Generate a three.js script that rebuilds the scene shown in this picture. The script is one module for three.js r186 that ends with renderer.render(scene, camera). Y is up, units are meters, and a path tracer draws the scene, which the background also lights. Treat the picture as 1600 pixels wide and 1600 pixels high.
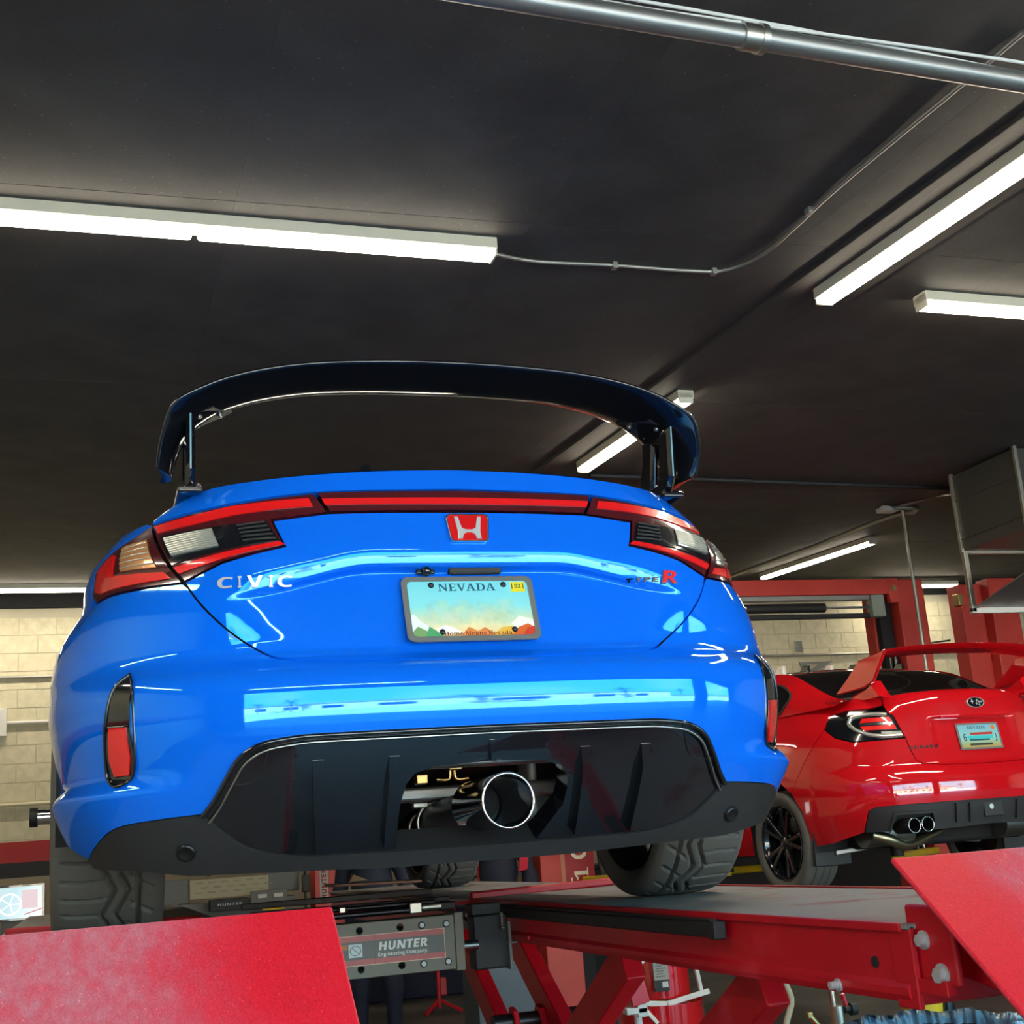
import * as THREE from 'three';
import { RoundedBoxGeometry } from 'three/addons/geometries/RoundedBoxGeometry.js';
import { mergeGeometries } from 'three/addons/utils/BufferGeometryUtils.js';
import { RectAreaLightUniformsLib } from 'three/addons/lights/RectAreaLightUniformsLib.js';
import { MarchingCubes } from 'three/addons/objects/MarchingCubes.js';
import { ImprovedNoise } from 'three/addons/math/ImprovedNoise.js';
import { FontLoader } from 'three/addons/loaders/FontLoader.js';
import { TextGeometry } from 'three/addons/geometries/TextGeometry.js';

// ---------- camera, sky, sun, exposure ----------
const H = 1.2;                                   // lift deck above the floor; heights below are measured from the deck
const scene = new THREE.Scene();
const camera = new THREE.PerspectiveCamera(2 * Math.atan(800 / 2046.716) * 180 / Math.PI, 1, 0.05, 300);
camera.position.set(-0.850, 0.180 + H, 3.769);
{
  const r = new THREE.Vector3(0.9517, -0.0723, 0.2983), u = new THREE.Vector3(-0.0063, 0.9669, 0.2557).normalize();
  const yaw = 18.333 * Math.PI / 180, pit = 14.197 * Math.PI / 180, rol = -4.277 * Math.PI / 180;
  const f = new THREE.Vector3(Math.sin(yaw) * Math.cos(pit), Math.sin(pit), -Math.cos(yaw) * Math.cos(pit));
  const r0 = new THREE.Vector3(Math.cos(yaw), 0, Math.sin(yaw)), u0 = new THREE.Vector3().crossVectors(r0, f);
  r.copy(r0).multiplyScalar(Math.cos(rol)).addScaledVector(u0, Math.sin(rol));
  u.copy(u0).multiplyScalar(Math.cos(rol)).addScaledVector(r0, -Math.sin(rol));
  camera.quaternion.setFromRotationMatrix(new THREE.Matrix4().makeBasis(r, u, f.clone().negate()));
}
scene.add(camera);
const renderer = new THREE.WebGLRenderer({ antialias: true });
renderer.toneMapping = THREE.LinearToneMapping;
renderer.toneMappingExposure = 1.9;
renderer.shadowMap.enabled = true;
RectAreaLightUniformsLib.init();

const NZ = new ImprovedNoise();
const fbm = (x, y, z = 0, o = 4) => { let a = 0, w = 0.5; for (let i = 0; i < o; i++) { a += w * NZ.noise(x, y, z); x = x * 2.03 + 5.1; y = y * 2.03 + 1.7; w *= 0.5; } return a; };
let seed = 12345;
const rnd = () => (seed = (seed * 1664525 + 1013904223) >>> 0) / 4294967296;
const clamp = (x, a = 0, b = 1) => Math.min(b, Math.max(a, x));
const ss = (a, b, t) => { t = clamp((t - a) / (b - a)); return t * t * (3 - 2 * t); };
const lerp = (a, b, t) => a + (b - a) * t;

const SKY = 1.0, SUN = 3.2, LAMP = 1.0;
{ // daylight sky with thin cloud
  const w = 512, h = 256, d = new Float32Array(w * h * 4);
  for (let j = 0; j < h; j++) for (let i = 0; i < w; i++) {
    const el = (j + 0.5) / h * Math.PI - Math.PI / 2, az = i / w * 2 * Math.PI;
    const px = Math.cos(el) * Math.cos(az), py = Math.sin(el), pz = Math.cos(el) * Math.sin(az);
    const t = clamp(py * 1.3);
    let c = [lerp(0.30, 0.10, t), lerp(0.86, 0.50, t), lerp(1.06, 1.0, t)];
    const cl = ss(0.02, 0.35, fbm(px * 3 + 9, py * 6, pz * 3, 5)) * 0.4;
    c = c.map(v => lerp(v, 1.15, cl));
    if (py < 0) c = [0.45, 0.45, 0.45];
    const o = (j * w + i) * 4; for (let k = 0; k < 3; k++) d[o + k] = c[k] * 3.6 * SKY; d[o + 3] = 1;
  }
  const t = new THREE.DataTexture(d, w, h, THREE.RGBAFormat, THREE.FloatType);
  t.mapping = THREE.EquirectangularReflectionMapping; t.magFilter = THREE.LinearFilter; t.minFilter = THREE.LinearFilter; t.needsUpdate = true;
  scene.background = t;
}
const sun = new THREE.DirectionalLight(new THREE.Color(1, 0.95, 0.86), SUN * 13);
sun.position.set(-14, 30, -16); sun.target.position.set(2, 0, 12); sun.castShadow = true;
sun.shadow.mapSize.set(2048, 2048); Object.assign(sun.shadow.camera, { left: -45, right: 45, top: 45, bottom: -45, near: 1, far: 120 });
scene.add(sun, sun.target);

// ---------- helpers ----------
const taken = {};
const numbered = n => { if (!(n in taken)) { taken[n] = 0; return n; } taken[n]++; return n + '_' + String(taken[n]).padStart(3, '0'); };
const V = (x, y, z) => new THREE.Vector3(x, y, z);
function prep(g) {
  let q = g.index ? g.toNonIndexed() : g;
  for (const k of Object.keys(q.attributes)) if (!['position', 'normal', 'uv'].includes(k)) q.deleteAttribute(k);
  if (!q.attributes.normal) q.computeVertexNormals();
  if (!q.attributes.uv) q.setAttribute('uv', new THREE.BufferAttribute(new Float32Array(q.attributes.position.count * 2), 2));
  q.morphAttributes = {}; q.clearGroups();
  return q;
}
const M = (...gs) => { gs = gs.flat(9); return gs.length === 1 ? prep(gs[0]) : mergeGeometries(gs.map(prep)); };
function thing(name, label, category, base = [0, 0, 0], group) {
  const o = new THREE.Group(); o.name = numbered(name); o.position.set(base[0], base[1] + H, base[2]);
  o.userData = { label, category }; if (group) o.userData.group = group; o.userBase = base; scene.add(o); return o;
}
function part(t, name, geo, mat, label, kind) {
  const m = new THREE.Mesh(Array.isArray(geo) ? M(geo) : geo, mat); m.name = name; m.castShadow = m.receiveShadow = true;
  if (t.userBase) m.position.set(-t.userBase[0], -t.userBase[1], -t.userBase[2]);
  if (label) m.userData.label = label; if (kind) m.userData.kind = kind;
  t.add(m); return m;
}
function single(name, label, category, geo, mat, base, group, kind) {  // a thing that is one mesh
  const g = M(geo).clone(); g.translate(-base[0], -base[1], -base[2]);
  const m = new THREE.Mesh(g, mat); m.name = numbered(name); m.position.set(base[0], base[1] + H, base[2]); m.castShadow = m.receiveShadow = true;
  m.userData = { label, category }; if (group) m.userData.group = group; if (kind) m.userData.kind = kind; scene.add(m); return m;
}
function struct(name, geo, mat, label) {
  const m = new THREE.Mesh(M(geo), mat); m.name = numbered(name); m.position.y = H; m.castShadow = m.receiveShadow = true;
  m.userData = { kind: 'structure' }; if (label) { m.userData.label = label; } scene.add(m); return m;
}
const B = (x0, x1, y0, y1, z0, z1, r = 0.004) => {
  const w = Math.abs(x1 - x0), h = Math.abs(y1 - y0), d = Math.abs(z1 - z0); r = Math.min(r, w * 0.45, h * 0.45, d * 0.45);
  const g = r > 0 ? new RoundedBoxGeometry(w, h, d, 1, r) : new THREE.BoxGeometry(w, h, d);
  return g.translate((x0 + x1) / 2, (y0 + y1) / 2, (z0 + z1) / 2);
};
const UPY = V(0, 1, 0);
function C(p, q, r, seg = 16, r2) {
  p = V(...p); q = V(...q); const d = q.clone().sub(p), L = d.length();
  const g = new THREE.CylinderGeometry(r2 ?? r, r, L, seg); g.applyQuaternion(new THREE.Quaternion().setFromUnitVectors(UPY, d.normalize()));
  return g.translate((p.x + q.x) / 2, (p.y + q.y) / 2, (p.z + q.z) / 2);
}
const T = (pts, r, n = 40, rs = 8, closed = false) => new THREE.TubeGeometry(new THREE.CatmullRomCurve3(pts.map(p => V(...p)), closed, 'centripetal'), n, r, rs, closed);
// bar with rectangular section from p to q (w across the 'side' axis, h the other way)
function bar(p, q, w, h, side = [1, 0, 0], r = 0.004) {
  p = V(...p); q = V(...q); const d = q.clone().sub(p), L = d.length(); d.normalize();
  const s = V(...side).addScaledVector(d, -V(...side).dot(d)).normalize(), n = new THREE.Vector3().crossVectors(d, s);
  const g = r ? new RoundedBoxGeometry(w, h, L, 1, Math.min(r, w * .4, h * .4)) : new THREE.BoxGeometry(w, h, L);
  const m = new THREE.Matrix4().makeBasis(s, n, new THREE.Vector3().crossVectors(s, n)); m.setPosition(p.clone().add(q).multiplyScalar(.5));
  return g.applyMatrix4(m);
}
// extrude a 2D outline; 'plane' gives where its axes go: 'xy','zy','xz'
function E(pts, depth, at = 0, plane = 'xy', bevel = 0.003, holes = []) {
  const s = new THREE.Shape(pts.map(p => new THREE.Vector2(...p))); for (const h of holes) s.holes.push(new THREE.Path(h.map(p => new THREE.Vector2(...p))));
  const g = new THREE.ExtrudeGeometry(s, { depth: depth - 2 * bevel, bevelEnabled: bevel > 0, bevelSize: bevel, bevelThickness: bevel, bevelOffset: -bevel, bevelSegments: 1, curveSegments: 8 });
  g.translate(0, 0, bevel);
  const m = new THREE.Matrix4();
  if (plane === 'zy') m.set(0, 0, -1, 0, 0, 1, 0, 0, 1, 0, 0, 0, 0, 0, 0, 1);        // (a,b,c) -> x=-c, y=b, z=a
  if (plane === 'xz') m.set(1, 0, 0, 0, 0, 0, -1, 0, 0, 1, 0, 0, 0, 0, 0, 1);        // (a,b,c) -> x=a, y=-c, z=b
  g.applyMatrix4(m);
  if (plane === 'xy') g.translate(0, 0, at); else if (plane === 'zy') g.translate(at + depth, 0, 0); else g.translate(0, at + depth, 0);
  return g;
}
const rrect = (x0, x1, y0, y1, r, n = 5) => { const o = []; for (const [cx, cy, a] of [[x1 - r, y0 + r, -90], [x1 - r, y1 - r, 0], [x0 + r, y1 - r, 90], [x0 + r, y0 + r, 180]]) for (let i = 0; i <= n; i++) { const t = (a + 90 * i / n) * Math.PI / 180; o.push([cx + r * Math.cos(t), cy + r * Math.sin(t)]); } return o; };
const circle = (cx, cy, r, n = 20) => Array.from({ length: n }, (_, i) => [cx + r * Math.cos(i / n * 2 * Math.PI), cy + r * Math.sin(i / n * 2 * Math.PI)]);
function uvBox(g, sc = 1) { // uv in metres from the faces' own axes
  g = prep(g); const p = g.attributes.position, n = g.attributes.normal, u = g.attributes.uv;
  for (let i = 0; i < p.count; i++) { const ax = Math.abs(n.getX(i)), ay = Math.abs(n.getY(i)), az = Math.abs(n.getZ(i)); if (ay >= ax && ay >= az) u.setXY(i, p.getX(i) * sc, p.getZ(i) * sc); else if (ax >= az) u.setXY(i, p.getZ(i) * sc, p.getY(i) * sc); else u.setXY(i, p.getX(i) * sc, p.getY(i) * sc); }
  return g;
}
const bolt = (p, axis, r = 0.012, h = 0.012) => { const a = V(...axis).normalize(), q = V(...p).addScaledVector(a, h); const w = V(...p).addScaledVector(a, h * .3); return [C(p, w.toArray(), r * 1.45, 18), C(w.toArray(), q.toArray(), r, 6)]; };

// ---------- textures and materials ----------
function tex(w, h, fn, srgb = true, rep) { const d = new Uint8Array(w * h * 4); for (let j = 0; j < h; j++) for (let i = 0; i < w; i++) { const c = fn(i / w, j / h, i, j), o = (j * w + i) * 4; d[o] = clamp(c[0], 0, 255); d[o + 1] = clamp(c[1], 0, 255); d[o + 2] = clamp(c[2], 0, 255); d[o + 3] = 255; } const t = new THREE.DataTexture(d, w, h); t.wrapS = t.wrapT = THREE.RepeatWrapping; t.magFilter = THREE.LinearFilter; t.minFilter = THREE.LinearMipmapLinearFilter; t.generateMipmaps = true; if (srgb) t.colorSpace = THREE.SRGBColorSpace; if (rep) t.repeat.set(rep, rep); t.needsUpdate = true; return t; }
const per = (u, v, n, z = 0, o = 4) => { // periodic noise
  const f = (x, y) => fbm(x * n, y * n, z, o); const a = f(u, v), b = f(u - 1, v), c = f(u, v - 1), d = f(u - 1, v - 1); const s = ss(0, 1, u), t = ss(0, 1, v); return lerp(lerp(a, b, s), lerp(c, d, s), t); };
const std = (o) => new THREE.MeshStandardMaterial(o);
const phy = (o) => new THREE.MeshPhysicalMaterial(o);
const rgb = (r, g, b) => new THREE.Color().setRGB(r, g, b);
const grain = tex(256, 256, (u, v) => { const n = 128 + 190 * per(u, v, 14, 3, 5) + (rnd() - .5) * 40; return [n, n, n]; }, false);
const ceilT = tex(512, 512, (u, v) => { const n = per(u, v, 6, 1, 5), s = (rnd() - .5) * 8, k = 74 + 30 * n + s + (rnd() > .9993 ? 60 : 0); return [k * 1.02, k * .965, k * .93]; });
const floorT = tex(512, 512, (u, v) => { const n = per(u, v, 5, 7, 6), k = 80 + 60 * n + (rnd() - .5) * 16; return [k, k * .95, k * .88]; });
const blockT = tex(256, 256, (u, v) => { const n = per(u, v, 8, 11, 5), k = (rnd() - .5) * 9 + 34 * n; return [214 + k, 206 + k, 176 + k]; });
const deckT = tex(512, 512, (u, v) => { const n = per(u, v, 6, 21, 6), st = per(u * .999, v, 3, 31, 3), g = ss(-.42, -.02, n + st * .5), k = (rnd() - .5) * 22; return [lerp(140, 150, g) + k, lerp(62, 146, g) + k, lerp(62, 143, g) + k]; });
const redT = tex(512, 512, (u, v) => { const n = per(u, v, 5, 41, 6), k = (rnd() - .5) * 8, w = ss(.12, .4, n); return [200 + 26 * n + k + 10 * w, 16 + 10 * n + k + 30 * w, 34 + 10 * n + k + 28 * w]; });
const Mt = {
  blue: phy({ color: rgb(0.003, 0.150, 0.88), roughness: 0.04, ior: 1.95, specularColor: rgb(0.18, 0.85, 1), clearcoat: 0.25, clearcoatRoughness: 0.02 }),
  blackGloss: phy({ color: rgb(0.006, 0.007, 0.010), roughness: 0.12, clearcoat: 1, clearcoatRoughness: 0.02 }),
  blackPlastic: std({ color: rgb(0.022, 0.021, 0.022), roughness: 0.55, bumpMap: grain, bumpScale: 0.0006 }),
  blackMatte: std({ color: rgb(0.012, 0.012, 0.013), roughness: 0.8 }),
  rubber: std({ color: rgb(0.105, 0.100, 0.090), roughness: 0.72, bumpMap: grain, bumpScale: 0.0008 }),
  glassDark: phy({ color: rgb(0.008, 0.009, 0.011), roughness: 0.04, clearcoat: 1 }),
  chrome: std({ color: rgb(0.72, 0.72, 0.72), roughness: 0.12, metalness: 1 }),
  silver: std({ color: rgb(0.62, 0.63, 0.64), roughness: 0.3, metalness: 0.35 }),
  steel: std({ color: rgb(0.42, 0.42, 0.41), roughness: 0.32, metalness: 1 }),
  zinc: std({ color: rgb(0.55, 0.53, 0.46), roughness: 0.38, metalness: 1 }),
  brass: std({ color: rgb(0.62, 0.44, 0.18), roughness: 0.35, metalness: 1 }),
  exhaust: std({ color: rgb(0.30, 0.22, 0.17), roughness: 0.3, metalness: 1 }),
  darkMetal: std({ color: rgb(0.05, 0.05, 0.055), roughness: 0.38, metalness: 0.9 }),
  redLens: phy({ color: rgb(0.82, 0.008, 0.010), roughness: 0.25, clearcoat: 1, clearcoatRoughness: 0.02 }),
  redDeep: phy({ color: rgb(0.075, 0.006, 0.010), roughness: 0.15, clearcoat: 1, clearcoatRoughness: 0.02 }),
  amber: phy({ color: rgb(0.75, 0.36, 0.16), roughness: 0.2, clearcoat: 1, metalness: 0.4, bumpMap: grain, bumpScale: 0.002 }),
  clearLens: phy({ color: rgb(0.72, 0.72, 0.66), roughness: 0.16, metalness: 0.7, clearcoat: 1 }),
  red: std({ map: redT, roughness: 0.42, bumpMap: grain, bumpScale: 0.0003 }),
  redPost: std({ map: tex(256, 256, (u, v) => { const n = per(u, v, 5, 43, 6), k = (rnd() - .5) * 8; return [204 + 24 * n + k, 62 + 12 * n + k, 52 + 12 * n + k]; }), roughness: 0.45 }),
  deck: std({ map: deckT, roughness: 0.62, bumpMap: grain, bumpScale: 0.001 }),
  redPaint: phy({ color: rgb(0.66, 0.006, 0.012), roughness: 0.05, ior: 1.75, clearcoat: 1, clearcoatRoughness: 0.03 }),
  white: std({ color: rgb(0.75, 0.74, 0.70), roughness: 0.5 }),
  duct: std({ color: rgb(0.10, 0.098, 0.085), roughness: 0.4, metalness: 0.5, bumpMap: grain, bumpScale: 0.0006 }),
  lampHousing: std({ color: rgb(0.74, 0.69, 0.54), roughness: 0.5 }),
  yellow: std({ color: rgb(0.75, 0.50, 0.02), roughness: 0.5 }),
  conduit: std({ color: rgb(0.46, 0.45, 0.40), roughness: 0.4, metalness: 0.7, bumpMap: grain, bumpScale: 0.0005 }),
  galv: std({ color: rgb(0.36, 0.36, 0.34), roughness: 0.42, metalness: 0.85, bumpMap: grain, bumpScale: 0.0006 }),
  ceiling: std({ map: ceilT, roughness: 0.75, bumpMap: grain, bumpScale: 0.002 }),
  floor: std({ map: floorT, roughness: 0.55, bumpMap: grain, bumpScale: 0.001 }),
  block: std({ map: blockT, roughness: 0.75, bumpMap: grain, bumpScale: 0.002 }),
  mortar: std({ color: rgb(0.58, 0.53, 0.40), roughness: 0.9 }),
  beigeWall: std({ map: blockT, roughness: 0.8, bumpMap: grain, bumpScale: 0.003 }),
  taupe: std({ color: rgb(0.215, 0.185, 0.130), roughness: 0.45, bumpMap: grain, bumpScale: 0.0004 }),
  greyMetal: std({ color: rgb(0.17, 0.17, 0.16), roughness: 0.5 }),
  navy: std({ color: rgb(0.010, 0.014, 0.035), roughness: 0.85 }),
};
// ---------- the room ----------
const yc = z => 2.68 + 0.055 * (-1.08 - z);                      // the ceiling rises gently towards the back wall
const shear = g => { const p = g.attributes.position; for (let i = 0; i < p.count; i++) p.setY(i, p.getY(i) + 0.055 * (-1.08 - p.getZ(i))); g.computeVertexNormals(); return g; };
const X0 = -4, X1 = 14, ZB = -11.5, ZF = 6.4, FL = -H;
const floor = struct('floor', uvBox(B(X0 - .3, X1 + .3, FL - .2, FL, ZB - .3, ZF + .3, 0), .35), Mt.floor, 'grey concrete workshop floor');
const ceilBase = std({ color: rgb(0.05, 0.05, 0.05), roughness: 0.9 });
const ceiling = struct('ceiling', shear(prep(B(X0 - .3, X1 + .3, 2.695, 2.9, ZB - .3, ZF + .3, 0))), ceilBase, 'black painted board ceiling');
{
  const gs = [0, 1, 2].map(k => { const g = uvBox(new THREE.BoxGeometry(1.2192, 0.016, 2.4392), 0.4); const u = g.attributes.uv; for (let i = 0; i < u.count; i++) u.setXY(i, u.getX(i) + k * .37, u.getY(i) + k * .61); g.applyMatrix4(new THREE.Matrix4().makeRotationX(Math.atan(0.055))); return g; });
  let k = 0;
  for (let i = 0; i < 15; i++) for (let j = 0; j < 8; j++) {
    const x = X0 + .62 + i * 1.22, z = ZF - 1.22 - j * 2.44 + (i % 2) * 0.0; if (z - 1.2 < ZB - .3) continue;
    const m = part(ceiling, 'ceiling_panel', gs[k++ % 3], Mt.ceiling); m.position.set(x, yc(z) + 0.008, z);
  }
}
struct('wall_left', uvBox(B(X0 - .3, X0, FL, 4.0, ZB, ZF, 0), .5), Mt.beigeWall);
struct('wall_right', uvBox(B(X1, X1 + .3, FL, 4.0, ZB, ZF, 0), .5), Mt.beigeWall);
const darkWall = std({ color: rgb(0.03, 0.03, 0.032), roughness: 0.8, bumpMap: grain, bumpScale: 0.002 });
struct('wall_front', [uvBox(B(X0, X1, 1.95, 4, ZF, ZF + .25, 0)), uvBox(B(X0, -2.3, FL, 1.95, ZF, ZF + .25, 0)), uvBox(B(6.5, 7.6, FL, 1.95, ZF, ZF + .25, 0)), uvBox(B(12.6, X1, FL, 1.95, ZF, ZF + .25, 0))], darkWall);
const wallBack = struct('wall_back', B(X0, X1, FL, 4, ZB - .3, ZB, 0), Mt.mortar, 'beige painted concrete block wall');
{ // concrete blocks, joints recessed
  const bw = 0.397, bh = 0.2, gap = 0.006, d = 0.008, vis = [], rest = [];
  const variants = [0, 1, 2, 3].map(k => { const g = uvBox(B(-bw / 2 + gap / 2, bw / 2 - gap / 2, -bh / 2 + gap / 2, bh / 2 - gap / 2, 0, d, .002), 1.3); const u = g.attributes.uv; for (let i = 0; i < u.count; i++) u.setXY(i, u.getX(i) + k * .29, u.getY(i) + k * .17); return g; });
  const half = uvBox(B(-bw / 4 + gap / 2, bw / 4 - gap / 2, -bh / 2 + gap / 2, bh / 2 - gap / 2, 0, d, .002), 1.3);
  let n = 0;
  for (let r = 0; r < 22; r++) for (let c = -1; c < 46; c++) {
    const y = FL + .1 + r * bh, x = X0 + (c + .5 + (r % 2) * .5) * bw; if (y + bh / 2 > 3.2 || x - bw / 2 < X0 || x + bw / 2 > X1) continue;
    const seen = (x > -2.1 && x < -.7 && y > -.6) || (x > 7.2 && x < 11.9 && y > 1.25); const g = variants[n++ % 4];
    if (seen) vis.push([x, y, g]); else rest.push(g.clone().translate(x, y, ZB));
  }
  for (const [x, y, g] of vis) part(wallBack, 'block', g, Mt.block).position.set(x, y, ZB);
  part(wallBack, 'block_courses', M(rest), Mt.block, undefined, 'stuff');
  const stripeR = std({ color: rgb(0.42, 0.012, 0.014), roughness: 0.5 }), stripeB = std({ color: rgb(0.008, 0.008, 0.010), roughness: 0.5 }), stripeT = std({ color: rgb(0.34, 0.28, 0.19), roughness: 0.7 });
  part(wallBack, 'paint_stripe', B(X0, X1, .37, .585, ZB + d, ZB + d + .004, 0), stripeR, 'red painted stripe');
  part(wallBack, 'paint_stripe', B(X0, X1, .215, .37, ZB + d, ZB + d + .004, 0), stripeB, 'black painted stripe');
  part(wallBack, 'paint_stripe', B(X0, X1, FL, .215, ZB + d, ZB + d + .004, 0), stripeT, 'brown painted lower wall');
  struct('trim_1', B(X0, X1, 3.10, 3.4, ZB + .01, ZB + .05), Mt.blackMatte, 'black board along the wall top');
  struct('trim_2', shear(prep(B(2.33, 2.74, 2.655, 2.68, -8, 5.5, .003))), Mt.ceiling, 'black batten carrying a row of lamps');
  // left wall stripes
  struct('trim_3', B(X0, X0 + .006, .37, .585, ZB + .02, ZF, 0), stripeR, 'red painted stripe'); struct('trim_4', B(X0, X0 + .006, .215, .37, ZB + .02, ZF, 0), stripeB, 'black painted stripe');
}
// outdoors, seen only mirrored in the paint
{
  const pave = tex(256, 256, (u, v) => { const n = per(u, v, 6, 51, 5), k = 176 + 40 * n + (rnd() - .5) * 14; return [k, k * .985, k * .95]; });
  struct('pavement', uvBox(B(-60, 70, FL - .2, FL - .02, ZF + .3, 90, 0), .2), std({ map: pave, roughness: 0.9 }), 'pale concrete yard in front of the workshop');
  const t = thing('building', 'long low tan building across the yard', 'building', [8, FL, 48]);
  part(t, 'wall', uvBox(B(-26, 34, FL, 3.4, 44, 52, 0), .3), std({ color: rgb(0.55, 0.46, 0.36), roughness: 0.9 })); part(t, 'roof', B(-26.4, 34.4, 3.4, 3.8, 43.6, 52.4, .02), std({ color: rgb(0.25, 0.12, 0.09), roughness: 0.9 }));
  for (let i = 0; i < 9; i++) part(t, 'window', B(-23 + i * 6, -20.4 + i * 6, .2, 2.1, 43.95, 44.02, .01), Mt.glassDark);
  const leaf = std({ color: rgb(0.05, 0.11, 0.03), roughness: 0.8, side: THREE.DoubleSide }), bark = std({ color: rgb(0.16, 0.11, 0.07), roughness: 0.9 });
  [[-9, 38, 6.2, 'palm tree at the end of the tan building'], [-3.5, 41, 7.0, 'tallest palm tree, next to the end palm'], [11, 39, 5.6, 'shortest palm tree, before the middle of the tan building'], [21, 40, 6.6, 'palm tree between the shortest palm and the far end palm'], [33, 38, 6, 'palm tree at the far end of the tan building']].forEach(([x, z, h, lab], i) => {
    const p = thing('palm_tree', lab, 'tree', [x, FL, z], 'palm trees across the yard');
    part(p, 'trunk', T([[x, FL, z], [x + .15, FL + h * .5, z], [x, FL + h, z]], .17, 12, 8), bark); const fr = [];
    for (let k = 0; k < 16; k++) { const a = k * 2.4, e = .9 - (k % 4) * .35, R = 2.1, g = new THREE.PlaneGeometry(.55, R, 2, 8); const q = g.attributes.position; for (let m = 0; m < q.count; m++) { const s = (q.getY(m) + R / 2) / R, wv = q.getX(m) * (1 - s * .8); const rr = s * R * Math.cos(e), yy = s * R * Math.sin(e) - s * s * 1.3 - Math.abs(wv) * .5; q.setXYZ(m, x + Math.cos(a) * rr - Math.sin(a) * wv, FL + h + yy, z + Math.sin(a) * rr + Math.cos(a) * wv); } g.computeVertexNormals(); fr.push(g); }
    part(p, 'fronds', M(fr), leaf);
  });
}

// ---------- lamps, pipes and ducts under the ceiling ----------
const glow = std({ color: rgb(.9, .87, .78), emissive: new THREE.Color(1, 0.90, 0.70), emissiveIntensity: 13.0 * LAMP, roughness: .5 });
function lamp(p, q, label, joints = [], w = 0.085) { // strip lamp from p to q, points on the ceiling line
  const P = V(...p), Q = V(...q), d = Q.clone().sub(P), L = d.length(); d.normalize();
  const side = V(0, 1, 0).cross(d).normalize(); const up = new THREE.Vector3().crossVectors(d, side); // up ~ +y
  const t = thing('strip_lamp', label, 'lamp', P.clone().add(Q).multiplyScalar(.5).toArray(), 'strip lamps on the ceiling'); const o = (pt, h) => pt.clone().addScaledVector(up, h).toArray();
  const s = side.toArray();
  part(t, 'housing', bar(o(P, -.027), o(Q, -.027), w + .02, .052, s, .004), Mt.lampHousing);
  const cuts = [0, ...joints, L];
  for (let i = 0; i + 1 < cuts.length; i++) part(t, 'diffuser', bar(o(P.clone().addScaledVector(d, cuts[i] + .012), -.066), o(P.clone().addScaledVector(d, cuts[i + 1] - .012), -.066), w, .034, s, .012), glow);
  for (const e of [[P, .006], [Q, -.006]]) part(t, 'end_cap', bar(o(e[0], -.046), o(e[0].clone().addScaledVector(d, e[1] * 2), -.046), w + .008, .074, s, .004), Mt.lampHousing);
  const rl = new THREE.RectAreaLight(new THREE.Color(1, 0.90, 0.72), 16 * LAMP, L - .03, w); rl.name = 'lamp_light';
  const mid = P.clone().add(Q).multiplyScalar(.5).addScaledVector(up, -.09); const m = new THREE.Matrix4().makeBasis(d, new THREE.Vector3().crossVectors(up, d), up); rl.quaternion.setFromRotationMatrix(m);
  rl.position.copy(mid).sub(V(...t.userBase)); t.add(rl); return t;
}
const onC = (x, z) => [x, yc(z) + .001, z];
lamp(onC(.78, -1.13), onC(-1.68, -1.08), 'twin white strip lamp whose end feeds the curved grey conduit', [1.25]);
lamp(onC(2.51, -1.35).map((v, i) => i === 1 ? v - .026 : v), onC(2.50, 1.1).map((v, i) => i === 1 ? v - .026 : v), 'long bright strip lamp on the batten, beside the curved grey conduit');
lamp(onC(2.56, -3.02).map((v, i) => i === 1 ? v - .026 : v), onC(2.58, -4.85).map((v, i) => i === 1 ? v - .026 : v), 'strip lamp on the batten seen through the rear wing of the blue car');
lamp(onC(7.02, -7.94), onC(7.03, -10.38), 'strip lamp above the red overhead beam');
lamp(onC(3.08, -1.38), onC(5.5, -1.45), 'strip lamp set crosswise beyond the long batten lamp');
lamp(onC(-3.2, -10.7), onC(-.4, -10.72), 'far strip lamp just in front of the block wall with the stripes');
lamp([9.0, 3.19, -11], [10.28, 3.19, -11], 'short far strip lamp beside the tall red lift post');
lamp(onC(-2.7, .3), onC(-2.7, 2.74), 'strip lamp running beside the plain side wall');
lamp(onC(-1.6, 4.7), onC(.84, 4.7), 'strip lamp near the open doorway');
single('conduit_pipe', 'thin grey conduit curving from the twin strip lamp along the ceiling', 'conduit', [T([[.79, yc(-1.2) - .045, -1.16], [1.0, yc(-1.2) - .02, -1.25], [1.39, yc(-1.26) - .012, -1.26], [1.75, yc(-1.27) - .012, -1.265], [1.92, yc(-1.2) - .012, -1.23], [2.01, yc(-1) - .012, -1.04], [2.01, yc(-.75) - .012, -.75], [1.985, yc(-.4) - .012, -.4], [1.975, yc(.1) - .012, .09], [1.97, yc(.6) - .012, .54], [1.97, yc(.76) - .012, .8]], .009, 90, 8),
  ...[[1.39, -1.26], [1.88, -1.25], [1.98, -.56]].map(([x, z]) => B(x - .012, x + .012, yc(z) - .03, yc(z), z - .018, z + .018, .003))], Mt.conduit, [1.4, yc(-1.26), -1.26]);
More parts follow.
